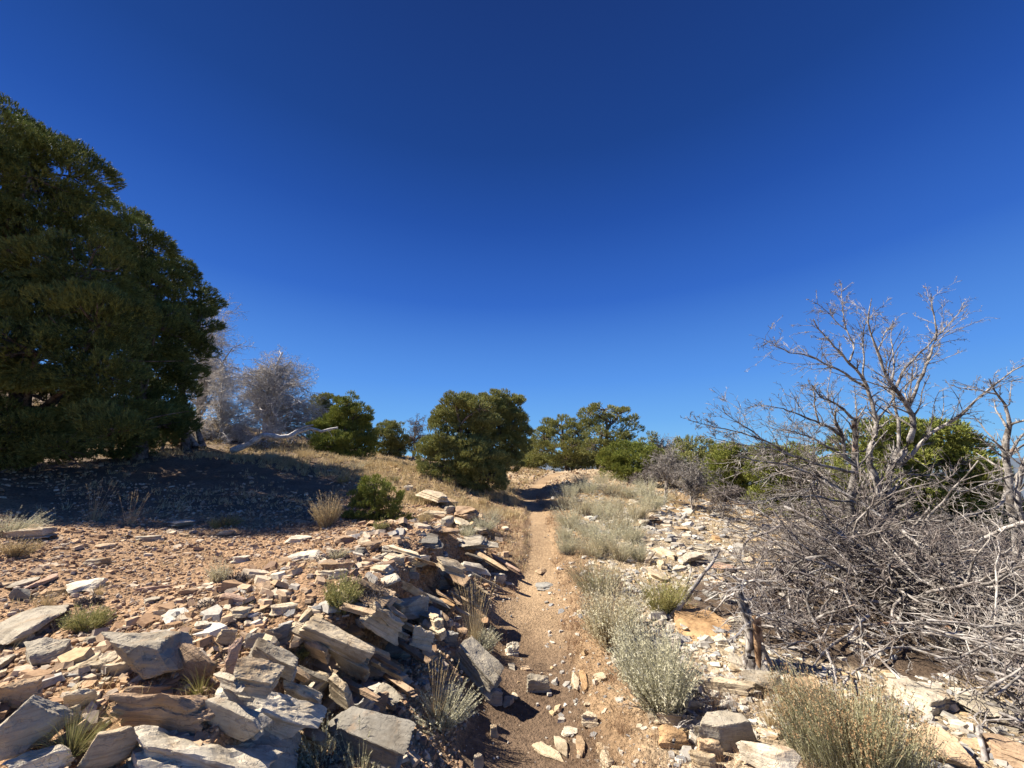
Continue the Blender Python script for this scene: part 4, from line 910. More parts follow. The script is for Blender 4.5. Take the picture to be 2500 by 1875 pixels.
tree('pine_tree', 'small dark pine head showing between the grey dead tree and the cone-shaped pine', 'tree',
     blobpx([(790,978,24,14),(775,1000,24,16),(800,1005,22,14),(785,1030,24,18)], 21, .4),
     under(785,1075,21), 'juniper', 28, None, trunk_r=.12, sub_r=.26, tufts=32, needles=9, nl=.09, nw=.026)
tree('juniper_tree', 'rounded grey-green juniper in the gap left of the middle pine', 'tree',
     blobpx([(950,1045,26,16),(935,1068,28,20),(965,1072,30,22),(945,1098,36,18),(985,1090,18,18)], 25, .6),
     under(948,1115,25), 'juniper', 29, 'junipers on the skyline', trunk_r=.12, sub_r=.28, tufts=32, needles=9, nl=.10, nw=.018)
tree('juniper_tree', 'wide dark juniper just right of the middle pine, beyond the pale mound', 'tree',
     blobpx([(1335,1045,26,16),(1372,1042,34,18),(1330,1070,28,20),(1368,1072,38,26),(1405,1055,28,22),(1345,1098,36,22),(1395,1092,40,28),(1425,1105,30,24),(1385,1118,40,14)], 23, .8),
     under(1385,1135,23), 'juniper', 30, 'junipers on the skyline', trunk_r=.16, sub_r=.3, tufts=30, needles=9, nl=.10, nw=.018, dens=.85, inner=.15, limb_frac=.8)
tree('juniper_tree', 'tallest spreading juniper on the skyline right of the trail, sky showing between its limbs', 'tree',
     blobpx([(1442,1008,22,14),(1475,1000,32,13),(1510,1012,26,14),(1445,1036,24,16),(1490,1030,34,16),(1530,1052,24,14),(1540,1028,14,8),(1468,1062,34,18),(1515,1072,30,14),(1450,1088,32,16),(1500,1095,32,18)], 22, .9),
     under(1470,1135,22), 'juniper', 31, 'junipers on the skyline', trunk_r=.17, sub_r=.27, tufts=26, needles=9, nl=.10, nw=.018, dens=.75, inner=.1, limb_frac=.9)
tree('pine_tree', 'bright green bushy pine below the tallest skyline juniper', 'tree',
     blobpx([(1530,1095,34,18),(1570,1105,32,20),(1500,1118,32,22),(1540,1128,42,26),(1585,1130,24,22),(1495,1148,26,20),(1540,1158,36,16)], 18.5, .5),
     under(1535,1175,18.5), 'pine_yellow', 32, None, trunk_r=.12, sub_r=.24, tufts=32, needles=7, nl=.09, nw=.015)
tree('juniper_tree', 'small sparse juniper right of the bright bushy pine, with bare twigs above it', 'tree',
     blobpx([(1588,1066,14,8),(1575,1082,18,10),(1602,1092,22,14),(1625,1108,20,14),(1600,1118,26,16)], 23, .6),
     under(1598,1140,23), 'juniper', 33, 'junipers on the skyline', trunk_r=.11, sub_r=.26, tufts=20, needles=9, nl=.10, nw=.018, dens=.7, inner=.1, limb_frac=.9)
tree('juniper_tree', 'round grey-green juniper behind the pale bare shrubs, right of the trail', 'tree',
     blobpx([(1680,1080,26,14),(1715,1092,26,14),(1665,1100,26,16),(1700,1115,36,20),(1742,1112,24,14),(1735,1138,30,18),(1680,1140,32,20)], 20, .6),
     under(1700,1165,20), 'juniper', 34, 'junipers on the skyline', trunk_r=.13, sub_r=.25, tufts=26, needles=9, nl=.09, nw=.016, dens=.85, inner=.15, limb_frac=.8)
tree('pine_tree', 'low bright pine behind the left reaching limbs of the bleached dead tree', 'tree',
     blobpx([(1790,1108,34,16),(1770,1128,40,22),(1820,1125,36,20),(1780,1160,44,24),(1840,1150,36,24),(1760,1190,34,20),(1810,1190,40,20)], 15, .6),
     under(1800,1215,15), 'pine_yellow', 35, None, trunk_r=.12, sub_r=.24, tufts=32, needles=7, nl=.09, nw=.014)
tree('pine_tree', 'pine half hidden behind the trunk of the bleached dead tree', 'tree',
     blobpx([(1890,1105,40,20),(1935,1125,44,28),(1990,1120,40,26),(1880,1150,48,34),(1950,1180,54,38),(2010,1180,44,34),(1900,1210,50,30),(1980,1240,50,28)], 12.5, .5),
     under(1940,1280,12.5), 'pine_yellow', 36, None, trunk_r=.14, sub_r=.24, tufts=34, needles=7, nl=.08, nw=.018)
tree('pine_tree', 'large round pine behind the dead trees at the right', 'tree',
     blobpx([(2150,1060,50,26),(2220,1052,56,26),(2290,1068,52,30),(2110,1100,50,36),(2190,1110,66,44),(2270,1120,70,46),(2345,1110,46,36),(2380,1160,44,40),(2320,1180,66,50),(2410,1215,44,36),(2380,1260,62,44),(2290,1250,76,50),(2190,1200,70,56),(2110,1190,60,50),(2200,1290,76,44),(2110,1280,60,44),(2310,1320,70,34)], 10.2, .6),
     under(2240,1380,10.4), 'pine_yellow', 37, None, trunk_r=.17, sub_r=.26, tufts=38, needles=8, nl=.085, nw=.016, inner=.25)
tree('juniper_tree', 'low spreading juniper closing the gap beneath the two skyline junipers', 'tree',
     blobpx([(1340,1120,36,16),(1390,1128,40,16),(1440,1124,40,18),(1490,1122,40,20),(1300,1128,30,12)], 25.5, .5),
     under(1400,1140,25.5), 'juniper', 40, 'junipers on the skyline', trunk_r=.1, sub_r=.26, tufts=28, needles=9, nl=.1, nw=.018)
tree('juniper_tree', 'pale green juniper between the round grey-green one and the low bright pine', 'tree',
     blobpx([(1640,1120,34,20),(1760,1105,26,16),(1745,1130,36,24),(1620,1140,36,18),(1690,1150,50,20),(1770,1160,40,26)], 19, .6),
     under(1720,1175,19), 'juniper', 41, 'junipers on the skyline', trunk_r=.1, sub_r=.25, tufts=28, needles=9, nl=.09, nw=.016)
tree('juniper_tree', 'little dark juniper low on the skyline just right of the middle pine', 'tree',
     blobpx([(1290,1095,16,18),(1275,1118,22,14),(1308,1118,22,14)], 27, .5),
     under(1290,1135,27), 'juniper', 38, 'junipers on the skyline', trunk_r=.1, sub_r=.26, tufts=30, needles=9, nl=.09, nw=.03)
tree('juniper_tree', 'distant small tree beyond the right shoulder of the large round pine', 'tree',
     blobpx([(2408,1128,18,8),(2430,1140,22,10),(2415,1155,24,14)], 22, .5),
     under(2420,1180,22), 'juniper', 39, 'junipers on the skyline', trunk_r=.1, sub_r=.28, tufts=24, needles=9, nl=.10, nw=.018)

# ================================================================== DEAD TREES AND FALLEN WOOD
def R6(pts, Y0, Y1=None):
    n = len(pts); Ys = np.linspace(Y0, Y1 if Y1 is not None else Y0, n); return np.array([P(1650 + x / 2.552, 650 + y / 2.552, Y) for (x, y), Y in zip(pts, Ys)])
def R5(pts, Y0, Y1=None):
    n = len(pts); Ys = np.linspace(Y0, Y1 if Y1 is not None else Y0, n); return np.array([P(1700 + x / 2.289, 1150 + y / 2.289, Y) for (x, y), Y in zip(pts, Ys)])
def wander(rng, pl, K, amt):
    q = resample(pl, K); L = np.linalg.norm(q[-1] - q[0]); w = np.cumsum(rng.normal(0, amt, (K, 3)), 0); w = w - np.linspace(0, 1, K)[:, None] * w[-1]; return q + w * L * .05
def deadwood(name, label, cat, limbs, seed, mat='grey_wood', twig='purple_twig', levels=((9, .9, (.25, .55), .5), (6, .9, (.25, .5), .5), (3, .9, (.3, .6), .6)), group=None, K=14, wob=.16, trunkn=1, wan=.22, minr=.0028, side=(6, 4, 3), grav=0., curve=.25, base=None):
    """limbs: list of (polyline, r0, r1). The first trunkn are the trunk, the rest main limbs; twigs grow from all"""
    rng = np.random.default_rng(seed); base = np.array(limbs[0][0][0] if base is None else base); t = empty(name, tuple(base), label, cat, group)
    A = np.array([wander(rng, l[0], K, wan) for l in limbs]); B = np.array([np.linspace(l[1], l[2], K) * (1 + .12 * np.sin(np.arange(K) * 2.1 + i)) for i, l in enumerate(limbs)])
    g = Geo(); tubes(g, A[:trunkn], B[:trunkn], 8); link('trunk', g.mesh('trunk', [M[mat]], True, origin=base), t)
    if len(A) > trunkn:
        g = Geo(); tubes(g, A[trunkn:], B[trunkn:], 7); link('limbs', g.mesh('limbs', [M[mat]], True, origin=base), t)
    g = Geo(); p, r = A, B; first = True
    for li, (m, ang, lr, rr) in enumerate(levels):
        p, r = spawn(rng, p, r, m, ang=ang, lr=lr, rr=rr, K=6 if li < 1 else 5, wob=curve, grav=grav, minr=minr, lo=.2 if first else .12, taper=.35)
        tubes(g, p, r, 4 if li < 1 else 3); first = False
    link('twigs', g.mesh('twigs', [M[twig]], False, origin=base), t); return t

b0 = G(2168, 1385)
bY = 6.6
HERO = [
 ([b0, *R6([(1300,1560),(1285,1400),(1215,1250),(1205,1170)], bY)], 0.088, 0.044),
 ([b0 + [-.2,.1,0], *R6([(1110,1560),(1100,1400),(1140,1250),(1130,1100),(1110,960)], bY + .1, bY - .2)], 0.074, 0.037),
 ([b0 + [.1,0,.0], *R6([(1310,1450),(1330,1250),(1380,1150)], bY + .1, bY + .3)], 0.074, 0.040),
 (R6([(1205,1170),(1245,1070),(1250,960),(1215,830),(1190,760)], bY), 0.044, 0.025),
 (R6([(1190,760),(1120,650),(1040,550),(960,470),(870,390),(857,330)], bY, bY - .5), 0.027, 0.007),
 (R6([(1380,1230),(1450,1120),(1500,1020),(1490,930),(1450,860),(1370,780),(1300,680),(1260,520),(1210,420),(1175,340),(1220,200)], bY - .1, bY - .8), 0.049, 0.005),
 (R6([(1450,870),(1500,760),(1560,620),(1600,500),(1602,370),(1590,170)], bY - .3, bY - .3), 0.027, 0.006),
 (R6([(1380,760),(1430,650),(1520,560),(1620,470),(1700,380),(1790,280),(1795,225)], bY + .3, bY + .6), 0.024, 0.005),
 (R6([(1380,1250),(1480,1180),(1560,1050),(1700,990),(1800,910),(1880,830),(1970,740),(2080,650),(2180,612)], bY + .1, bY - .9), 0.035, 0.007),
 (R6([(1110,1220),(1060,1200),(1040,1040),(980,960),(1000,890)], bY, bY - .3), 0.033, 0.015),
 (R6([(1190,740),(1050,670),(950,610),(820,550),(690,530),(620,500),(540,450)], bY, bY - .9), 0.023, 0.003),
 (R6([(1110,960),(1020,890),(900,830),(850,740)], bY - .2, bY - .7), 0.023, 0.007),
 (R6([(1040,1060),(900,990),(780,930),(650,880),(500,865)], bY - .1, bY - 1.2), 0.023, 0.003),
 (R6([(1080,590),(1110,500),(1070,400),(1000,340),(960,290),(880,230)], bY - .2, bY), 0.016, 0.003),
 (R6([(1070,400),(1055,330),(1040,200),(1035,105)], bY - .1, bY), 0.012, 0.003),
 (R6([(1170,700),(1165,560),(1170,420),(1200,320),(1280,250)], bY, bY - .2), 0.016, 0.003),
 (R6([(1380,1150),(1370,940),(1350,850),(1330,740),(1350,600),(1360,480),(1330,350)], bY + .4, bY + .5), 0.030, 0.003),
 (R6([(1260,530),(1310,400),(1360,355)], bY - .5, bY - .5), 0.012, 0.003),
 (R6([(1250,1000),(1300,900),(1350,860),(1400,700),(1480,600)], bY + .1, bY + .5), 0.021, 0.005),
 (R6([(1340,1500),(1420,1500),(1525,1400)], bY, bY - .4), 0.027, 0.009),
 (R6([(1430,1290),(1560,1310),(1700,1280),(1805,1210)], bY + .1, bY - .2), 0.017, 0.005),
 (R6([(1130,1250),(1000,1150),(850,1060),(700,1020),(600,1010)], bY - .2, bY - 1.0), 0.024, 0.005),
 (R6([(1120,1300),(950,1240),(850,1230),(740,1180),(550,1090),(440,1000),(340,930),(290,865)], bY - .3, bY - 1.6), 0.028, 0.003),
 (R6([(550,1090),(400,1040),(250,1010),(75,958)], bY - 1.3, bY - 1.7), 0.012, 0.003),
 (R6([(1070,1440),(930,1340),(760,1270),(560,1215),(400,1190)], bY - .6, bY - 1.8), 0.023, 0.006),
 (R6([(740,1190),(560,1130),(400,1110),(210,1060)], bY - 1.0, bY - 1.6), 0.012, 0.003),
 (R6([(1150,1480),(900,1440),(700,1420),(480,1480),(280,1490)], bY - .6, bY - 1.5), 0.020, 0.005),
 (R6([(1450,870),(1420,760),(1500,660),(1490,560)], bY, bY + .3), 0.015, 0.003),
 (R6([(900,990),(870,900),(860,740),(800,740)], bY - .4, bY - .6), 0.015, 0.003),
 (R6([(1240,1100),(1130,1180),(1000,1000),(940,800),(970,640)], bY + .2, bY + .3), 0.017, 0.003),
]
deadwood('dead_tree', 'tall bleached dead tree with spreading bare limbs, highest bare tree at the right', 'dead tree', HERO, 51, 'grey_wood', 'grey_wood', trunkn=3,
         levels=((20, .7, (.12, .45), .42), (7, .75, (.22, .5), .5), (4, .9, (.2, .45), .6)), minr=.0030, K=16, curve=.13, wan=.10)
s2 = P(2480, 1350, 5.6); s2b = np.array([s2[0], s2[1], hz1(s2[0], s2[1])])
SEC = [([s2b, *R6([(2100,1600),(2090,1400),(2100,1250),(2050,1180),(2045,1050),(2080,985)], 5.6, 5.4)], 0.071, 0.029),
 (R6([(2080,985),(2060,860),(1990,780),(1950,700)], 5.4, 5.2), 0.023, 0.005), (R6([(2080,985),(2180,955),(2300,940)], 5.4, 5.1), 0.017, 0.007),
 (R6([(1995,800),(1940,795),(1870,770),(1780,760),(1730,738)], 5.3, 5.0), 0.011, 0.003), (R6([(2080,1180),(2130,1080),(2200,1020)], 5.4, 5.2), 0.022, 0.008),
 (R6([(2060,1000),(2000,900),(1975,820)], 5.4, 5.5), 0.015, 0.003), (R6([(2040,870),(2080,870),(2090,720)], 5.3, 5.3), 0.009, 0.002),
 ([s2b + [.25,.1,.1], *R6([(2130,1500),(2160,1300),(2200,1150)], 5.4, 5.2)], 0.052, 0.024),
 (R6([(2100,1300),(1980,1330),(1850,1400),(1700,1390)], 5.5, 4.9), 0.020, 0.003), (R6([(2090,1400),(2000,1500),(1850,1560),(1700,1600)], 5.4, 4.6), 0.020, 0.003)]
deadwood('dead_tree', 'ring-barked dead tree cut by the right frame edge, beside the large round pine', 'dead tree', SEC, 52, 'grey_wood', 'grey_wood', trunkn=1,
         levels=((10, .8, (.2, .45), .45), (5, .9, (.25, .5), .5), (3, .9, (.25, .5), .6)), minr=.003, K=12, curve=.15, wan=.12)
# long fallen branches, one thing each
def pole(name, label, pl, r0, r1, seed, mat='white_wood', twig='white_wood', lv=((8, .8, (.12, .3), .4), (4, .8, (.3, .5), .5)), cat='branch', group=None, K=14, minr=.0022):
    return deadwood(name, label, cat, [(pl, r0 * .85, r1 * .85)], seed, mat, twig, lv, group, K, minr=minr, curve=.3, wan=.09)
FB = 'long fallen branches crossing the deadwood tangle'
pole('fallen_branch', 'straight bleached branch slanting down to the right from the middle of the tangle', R5([(490,200),(640,270),(860,400),(990,460),(1200,520)], 5.4, 4.6), .024, .010, 61, group=FB)
pole('fallen_branch', 'longest ring-barked branch slanting down across the tangle to the right frame side', R5([(600,0),(740,60),(900,160),(1100,300),(1200,400),(1400,540),(1550,730),(1690,830)], 5.6, 4.0), .014, .038, 62, 'grey_wood', group=FB)
pole('fallen_branch', 'nearly level grey branch running across the tangle to the right frame edge', R5([(730,560),(850,535),(1060,525),(1200,560),(1500,545),(1840,505)], 4.8, 4.4), .010, .022, 63, 'grey_wood', group=FB)
pole('fallen_branch', 'arched brown branch lying lowest across the right half of the tangle', R5([(640,860),(900,850),(1200,825),(1500,840),(1840,895)], 4.2, 3.8), .008, .022, 64, 'grey_wood', group=FB)
pole('fallen_branch', 'curved pale branch hanging down in front of the dark hollow', R5([(590,1190),(680,1050),(760,960),(900,880),(960,810)], 3.5, 4.2), .006, .018, 65, group=FB)
pole('fallen_branch', 'thin pale branch hanging straight down below the curved pale branch', R5([(730,1010),(760,1080),(790,1160),(780,1330)], 3.5, 3.0), .012, .005, 66, group=FB)
pole('fallen_branch', 'grey hooked branch between the dark hollow and the rusty-tipped bush', R5([(810,1230),(870,1150),(940,1090),(970,1030),(1100,985),(1300,1000)], 3.3, 3.9), .008, .012, 67, group=FB)
pole('fallen_branch', 'white branch running down right from the hollow towards the bottom right corner', R5([(980,1030),(1100,1110),(1250,1170),(1450,1250),(1620,1330),(1700,1420)], 3.8, 3.1), .016, .026, 68, lv=((9, .7, (.2, .4), .4), (4, .8, (.3, .5), .5)), group=FB)
pole('fallen_branch', 'thin white branch below the others, ending above the shadowed grey slab', R5([(930,950),(1030,1060),(1150,1180),(1230,1270),(1320,1310)], 3.7, 3.0), .008, .014, 69, group=FB)
pole('fallen_branch', 'bleached antler-like branch standing up in the bottom right corner', R5([(1620,1660),(1610,1560),(1575,1450),(1590,1425),(1640,1440),(1700,1500)], 2.55, 2.8), .018, .006, 70, lv=((5, .9, (.3, .5), .6), (3, .8, (.3, .5), .5)), group=FB)
pole('fallen_branch', 'white limb lying level in the bottom right corner', R5([(1600,1560),(1700,1548),(1840,1575)], 2.6, 2.6), .008, .016, 71, group=FB)
pole('fallen_branch', 'white branch rising to the right frame edge near its middle', R5([(1440,450),(1560,400),(1700,330),(1840,285)], 5.0, 4.4), .010, .028, 72, group=FB)
pole('fallen_branch', 'dark curved branch arching over the scree at the left of the tangle', R5([(245,490),(250,430),(290,370),(400,345),(470,300)], 5.6, 5.6), .012, .02, 73, 'purple_twig', 'purple_twig', group=FB)
pole('fallen_branch', 'low dark branch reaching left over the pale scree', R5([(40,540),(220,555),(420,545),(620,570),(760,640)], 4.9, 4.6), .006, .02, 74, 'purple_twig', 'purple_twig', group=FB)
pole('fallen_branch', 'forked grey branch propped beside the silver bush and the flat orange stone', [G(1643,1512) + [0,0,.03], P(1668,1475,4.55), P(1700,1425,4.75), P(1735,1385,4.9), P(1755,1345,5.1)], .035, .014, 75, 'grey_wood', lv=((7, .8, (.3, .6), .45), (5, .8, (.3, .5), .5), (3, .8, (.3, .5), .5)), group=FB)
pole('fallen_branch', 'short white stick lying against the left side of the forked grey branch', [G(1660,1480) + [0,0,.03], P(1682,1420,4.8), P(1688,1385,4.9)], .016, .01, 76, lv=((8, .8, (.15, .3), .45),), group=FB)
pole('fallen_branch', 'small pale stick lying on the stacked slabs near the bottom, right of the trail', [G(1645,1835) + [0,0,.04], G(1665,1790) + [0,0,.06], G(1690,1745) + [0,0,.09]], .009, .005, 77, 'grey_wood', lv=((9, .9, (.15, .3), .5),), group=FB)
# low tangle of dead branches
def tangle(name, label, poly, n, aim, spread, length, lift, r0, seed, mat='purple_twig', levels=((6, .85, (.3, .65), .55), (4, .85, (.35, .7), .5), (2, .9, (.35, .7), .6)), upb=.3, group=None, wob=.2, minr=.0034):
    rng = np.random.default_rng(seed); S = []
    us = [p[0] for p in poly]; vs = [p[1] for p in poly]
    while len(S) < n:
        u = rng.uniform(min(us), max(us)); v = rng.uniform(min(vs), max(vs))
        if inpoly(u, v, poly): g = G(u, v); S.append(g + [0, 0, rng.uniform(*lift)])
    S = np.array(S); a = aim + rng.normal(0, spread, n); d = np.stack([np.cos(a), np.sin(a), rng.normal(upb, .3, n)], -1)
    p, r = grow(rng, S, d, rng.uniform(*length, n), rng.uniform(*r0, n), 9, wob, -.05, .3)
    gz = hz(p[..., 0], p[..., 1]) + .015; p[..., 2] = np.maximum(p[..., 2], gz)
    base = np.array([S[:, 0].mean(), S[:, 1].mean(), 0]); base[2] = hz1(base[0], base[1]); t = empty(name, tuple(base), label, 'deadwood', group)
    g = Geo(); tubes(g, p, r, 5); link('branches', g.mesh('branches', [M['white_wood' if mat == 'white_wood' else 'grey_wood']], True, origin=base), t)
    g = Geo()
    for li, (m, ang, lr, rr) in enumerate(levels):
        p, r = spawn(rng, p, r, m, ang=ang, lr=lr, rr=rr, K=5, wob=.22, grav=.02, minr=minr, taper=.4); tubes(g, p, r, 3)
    link('twigs', g.mesh('twigs', [M[mat]], False, origin=base), t); return t
tangle('brush_pile', 'dense grey-purple tangle of dead twigs behind the weathered stump', [(1920,1320),(2150,1300),(2200,1460),(1930,1510)], 72, 2.9, 1.0, (.6, 1.5), (.02, .7), (.009, 0.027), 81)
tangle('brush_pile', 'grey twig tangle under the tall bleached tree, reaching left over the scree', [(2000,1300),(2200,1300),(2200,1380),(2000,1380)], 44, 3.1, .7, (1.0, 2.0), (.3, 1.3), (.010, 0.030), 82)
tangle('brush_pile', 'dark twig tangle filling the right frame edge below the ring-barked dead tree', [(2150,1330),(2500,1330),(2500,1520),(2150,1480)], 76, 3.6, 1.2, (.8, 2.0), (.05, .8), (.009, 0.030), 83)
tangle('brush_pile', 'bleached tangle of fallen limbs sloping to the bottom right corner', [(2080,1470),(2500,1490),(2560,1800),(2330,1750)], 110, -.7, .5, (.6, 1.4), (.06, .55), (.004, 0.015), 84, 'white_wood', upb=-.02)
tangle('brush_pile', 'brown-grey twig heap above the dark hollow in the middle of the deadwood', [(1990,1440),(2250,1450),(2330,1560),(2050,1560)], 49, 3.3, 1.3, (.5, 1.3), (.25, .8), (.008, 0.024), 85)
tangle('brush_pile', 'low mat of dead brown twigs between the weathered stump and the dark hollow', [(1870,1480),(2010,1500),(2040,1600),(1880,1620)], 41, 3.0, 1.6, (.3, .8), (.02, .2), (.005, 0.016), 86)

tangle('brush_pile', 'dark net of dead twigs hanging over the black hollow at the right', [(2060,1460),(2300,1470),(2520,1640),(2250,1600)], 120, -.6, .9, (.5, 1.3), (.15, .75), (.006, 0.020), 87, upb=-.1)
tangle('brush_pile', 'dark brush at the right frame edge between the white branch and the corner', [(2280,1400),(2520,1400),(2560,1640),(2330,1600)], 90, 3.9, 1.3, (.5, 1.3), (.05, .7), (.006, 0.020), 88)
tangle('brush_pile', 'dark brush heaped around the foot of the tall bleached tree', [(2050,1380),(2300,1380),(2300,1470),(2050,1470)], 90, 3.6, 1.5, (.5, 1.2), (.1, .9), (.006, 0.020), 89)
tangle('brush_pile', 'net of grey dead branches spilling over the slabs into the bottom right corner', [(2330,1620),(2540,1560),(2600,1860),(2420,1860)], 70, -.6, .9, (.4, 1.0), (.03, .4), (.004, .012), 79, upb=.05)
def stump():
    b = G(1848, 1628); rng = np.random.default_rng(90); t = empty('tree_stump', tuple(b), 'weathered splintered stump with pale twisted strands, left of the deadwood tangle', 'stump')
    H = .72; g = Geo(); N = 30; K = 12; an = rng.uniform(0, 6.28, N); rr = rng.uniform(.0, .06, N); hh = H * rng.uniform(.3, 1.02, N)
    k = np.linspace(0, 1, K); p = np.zeros((N, K, 3))
    for i in range(N):
        z = k * hh[i]; tw = an[i] + 2.2 * z + .4 * np.sin(z * 9 + i); r = rr[i] * (1.25 - .55 * z / H) + .05 * np.maximum(0, .12 - z) / .12
        p[i] = np.stack([r * np.cos(tw) - .05 * z / H + .03 * np.sin(z * 7), r * np.sin(tw), z - .04], -1)
    tubes(g, p, np.linspace(1, .35, K)[None] * rng.uniform(.024, .046, N)[:, None], 6)
    link('trunk', g.mesh('trunk', [M['grey_wood']], True), t)
    g = Geo(); q, r = grow(rng, np.repeat(np.array([[-.03, 0, .62], [-.03, 0, .5], [0, -.02, .66], [-.02, -.03, .35], [0, 0, .2]]), 5, 0), rng.normal(0, 1, (25, 3)) * [1, .7, .4] + [0, -.2, .1], rng.uniform(.15, .5, 25), rng.uniform(.006, .013, 25), 7, .3)
    tubes(g, q, r, 4); q, r = spawn(rng, q, r, 4, lr=(.3, .6), minr=.003); tubes(g, q, r, 3); link('broken_branches', g.mesh('broken_branches', [M['white_wood']]), t)
    g = Geo(); p = np.array([[[-.01 + .01 * i, -.05, .02], [-.01 + .012 * i, -.055, .2], [0.01 * i, -.04, .4]] for i in range(4)]); tubes(g, p, np.full((4, 3), .022), 6); link('heartwood', g.mesh('heartwood', [M['brown_wood']], True), t)
stump()

# dead trees and shrubs further off
def twigtree(name, label, cat, u, v, Y, blobs, seed, r=.09, mat='grey_wood', twig='purple_twig', levels=((9, .9, (.35, .7), .5), (7, .9, (.4, .7), .5), (4, .9, (.4, .7), .6)), minr=.0055, nl=3, grav=-.05, trunk=None, group=None, trunkn=1):
    rng = np.random.default_rng(seed); B = blobpx(blobs, Y, .5); base = np.array([*P(u, v, Y)[:2], 0]); base[2] = hz1(base[0], base[1]) - .03
    C_ = np.array([b[0] for b in B]); top = C_[np.argmax(C_[:, 2])]; limbs = [(np.array([base, base * .55 + top * .45 + rng.normal(0, .12, 3), top + [0, 0, B[int(np.argmax(C_[:, 2]))][1][2] * .7]]), r, r * .2)] if trunk is None else [(np.array([base] + [P(*q) for q in trunk]), r, r * .3)]
    tr = limbs[0][0]
    for c, R_ in B:
        for _ in range(nl):
            k = rng.uniform(.1, .75); j = resample(tr, 20)[int(k * 19)]; e = c + unit(rng.normal(0, 1, 3)) * R_ * .85; e[2] = max(e[2], hz1(e[0], e[1]) + .05); j[2] = min(j[2], max(e[2] - .1, base[2] + .1)); limbs.append((np.array([j, (j + e) / 2 + [0, 0, .32 * np.linalg.norm(e - j)], e]), r * .4, r * .08))
    return deadwood(name, label, cat, limbs, seed, mat, twig, levels, group, 10, minr=minr, grav=grav, curve=.28, trunkn=trunkn)
twigtree('dead_tree', 'grey dead tree with drooping twigs showing from behind the left pines', 'dead tree', 480, 1060, 16.0, [(500,790,40,40),(520,850,36,40),(500,900,45,35),(540,920,30,30),(470,960,50,50),(500,1010,50,35)], 91, .1, mat='silver_wood', twig='silver_wood', nl=8)
twigtree('dead_tree', 'grey dead tree with a rounded reddish crown, tallest of the bare trees left of centre', 'dead tree', 660, 1085, 17.5, [(690,892,32,20),(655,912,36,24),(718,915,32,26),(640,950,50,36),(725,960,40,36),(690,1010,56,34),(750,1005,36,36),(770,1050,30,34),(720,1060,46,26),(605,930,38,26),(625,1020,44,34),(580,960,36,30)], 92, .12, trunk=[(652,1040,17.5), (668,960,17.5), (676,900,17.4), (690,860,17.4)], mat='silver_wood', twig='silver_wood', nl=8)
twigtree('dead_tree', 'silvery dead shrub-like tree sprawling over the fallen log', 'dead tree', 538, 1095, 14.4, [(548,900,20,26),(540,950,34,30),(560,1000,46,32),(520,1030,44,32),(580,1050,46,30),(530,1080,50,22),(610,1080,36,16),(600,1010,40,40),(640,1060,46,26),(470,1070,40,26),(500,1040,40,30)], 93, .06, 'silver_wood', 'silver_wood', trunk=[(535,1040,14.4), (540,960,14.4), (548,890,14.4)], nl=6)
twigtree('dead_shrub', 'dark low dead shrub under the lower limbs of the left pines', 'dead shrub', 400, 1060, 12.5, [(380,1010,40,30),(430,1040,40,28),(350,1040,40,25)], 94, .05, nl=4)
twigtree('dead_tree', 'small twiggy dead tree on the skyline just left of the middle pine', 'dead tree', 1010, 1100, 25, [(1015,1040,18,18),(1035,1055,18,22),(1000,1070,20,22),(1025,1085,24,20)], 95, .09, nl=4, minr=.009)
twigtree('dead_shrub', 'grey-purple dead shrub among the sagebrush right of the trail', 'dead shrub', 1600, 1188, 16.5, [(1585,1160,34,20),(1615,1150,26,18),(1560,1172,24,12),(1630,1172,24,12)], 96, .04, nl=6, minr=.007)
twigtree('dead_tree', 'pale crooked bare tree right of the grey-purple shrub', 'dead tree', 1622, 1215, 13.6, [(1620,1120,24,30),(1650,1110,24,24),(1600,1140,24,22),(1650,1150,26,20)], 97, .06, 'white_wood', 'grey_wood', nl=3, minr=.006)
twigtree('bare_shrub', 'fan of pale bare stems right of the crooked bare tree', 'bare shrub', 1692, 1248, 12.2, [(1690,1150,32,26),(1720,1160,26,26),(1665,1165,26,24),(1700,1190,34,18)], 98, .03, 'white_wood', 'grey_wood', nl=6, minr=.005)
twigtree('bare_shrub', 'twiggy shrub at the foot of the low bright pine behind the scree', 'bare shrub', 1760, 1265, 11.0, [(1770,1200,34,24),(1800,1215,30,22),(1740,1220,30,20)], 99, .03, 'grey_wood', 'purple_twig', nl=5, minr=.005)
twigtree('bare_shrub', 'bare twigs poking above the small sparse juniper on the skyline', 'bare shrub', 1620, 1130, 21, [(1615,1085,16,18),(1635,1095,16,16)], 100, .04, nl=4, minr=.008)
def fallen_log():
    pl = np.array([P(572,1102,12.6), P(605,1088,12.6), P(630,1068,12.7), P(668,1062,12.7), P(690,1071,12.8), P(712,1069,12.8), P(735,1052,13.0), P(765,1049,13.0), P(790,1056,13.0), P(825,1044,13.1)])
    pl = np.array(pl)
    return deadwood('fallen_log', 'lichen-covered crooked grey log lying on the left hillside with its forked end raised', 'log', [(pl, .105, .035), (np.array([P(700,1066,12.8), P(740,1040,12.9), P(765,1038,12.9)]), .05, .025)], 101, 'silver_wood', 'silver_wood', ((5, .8, (.08, .2), .25), (3, .8, (.3, .5), .5)), None, 18, minr=.008)
fallen_log()
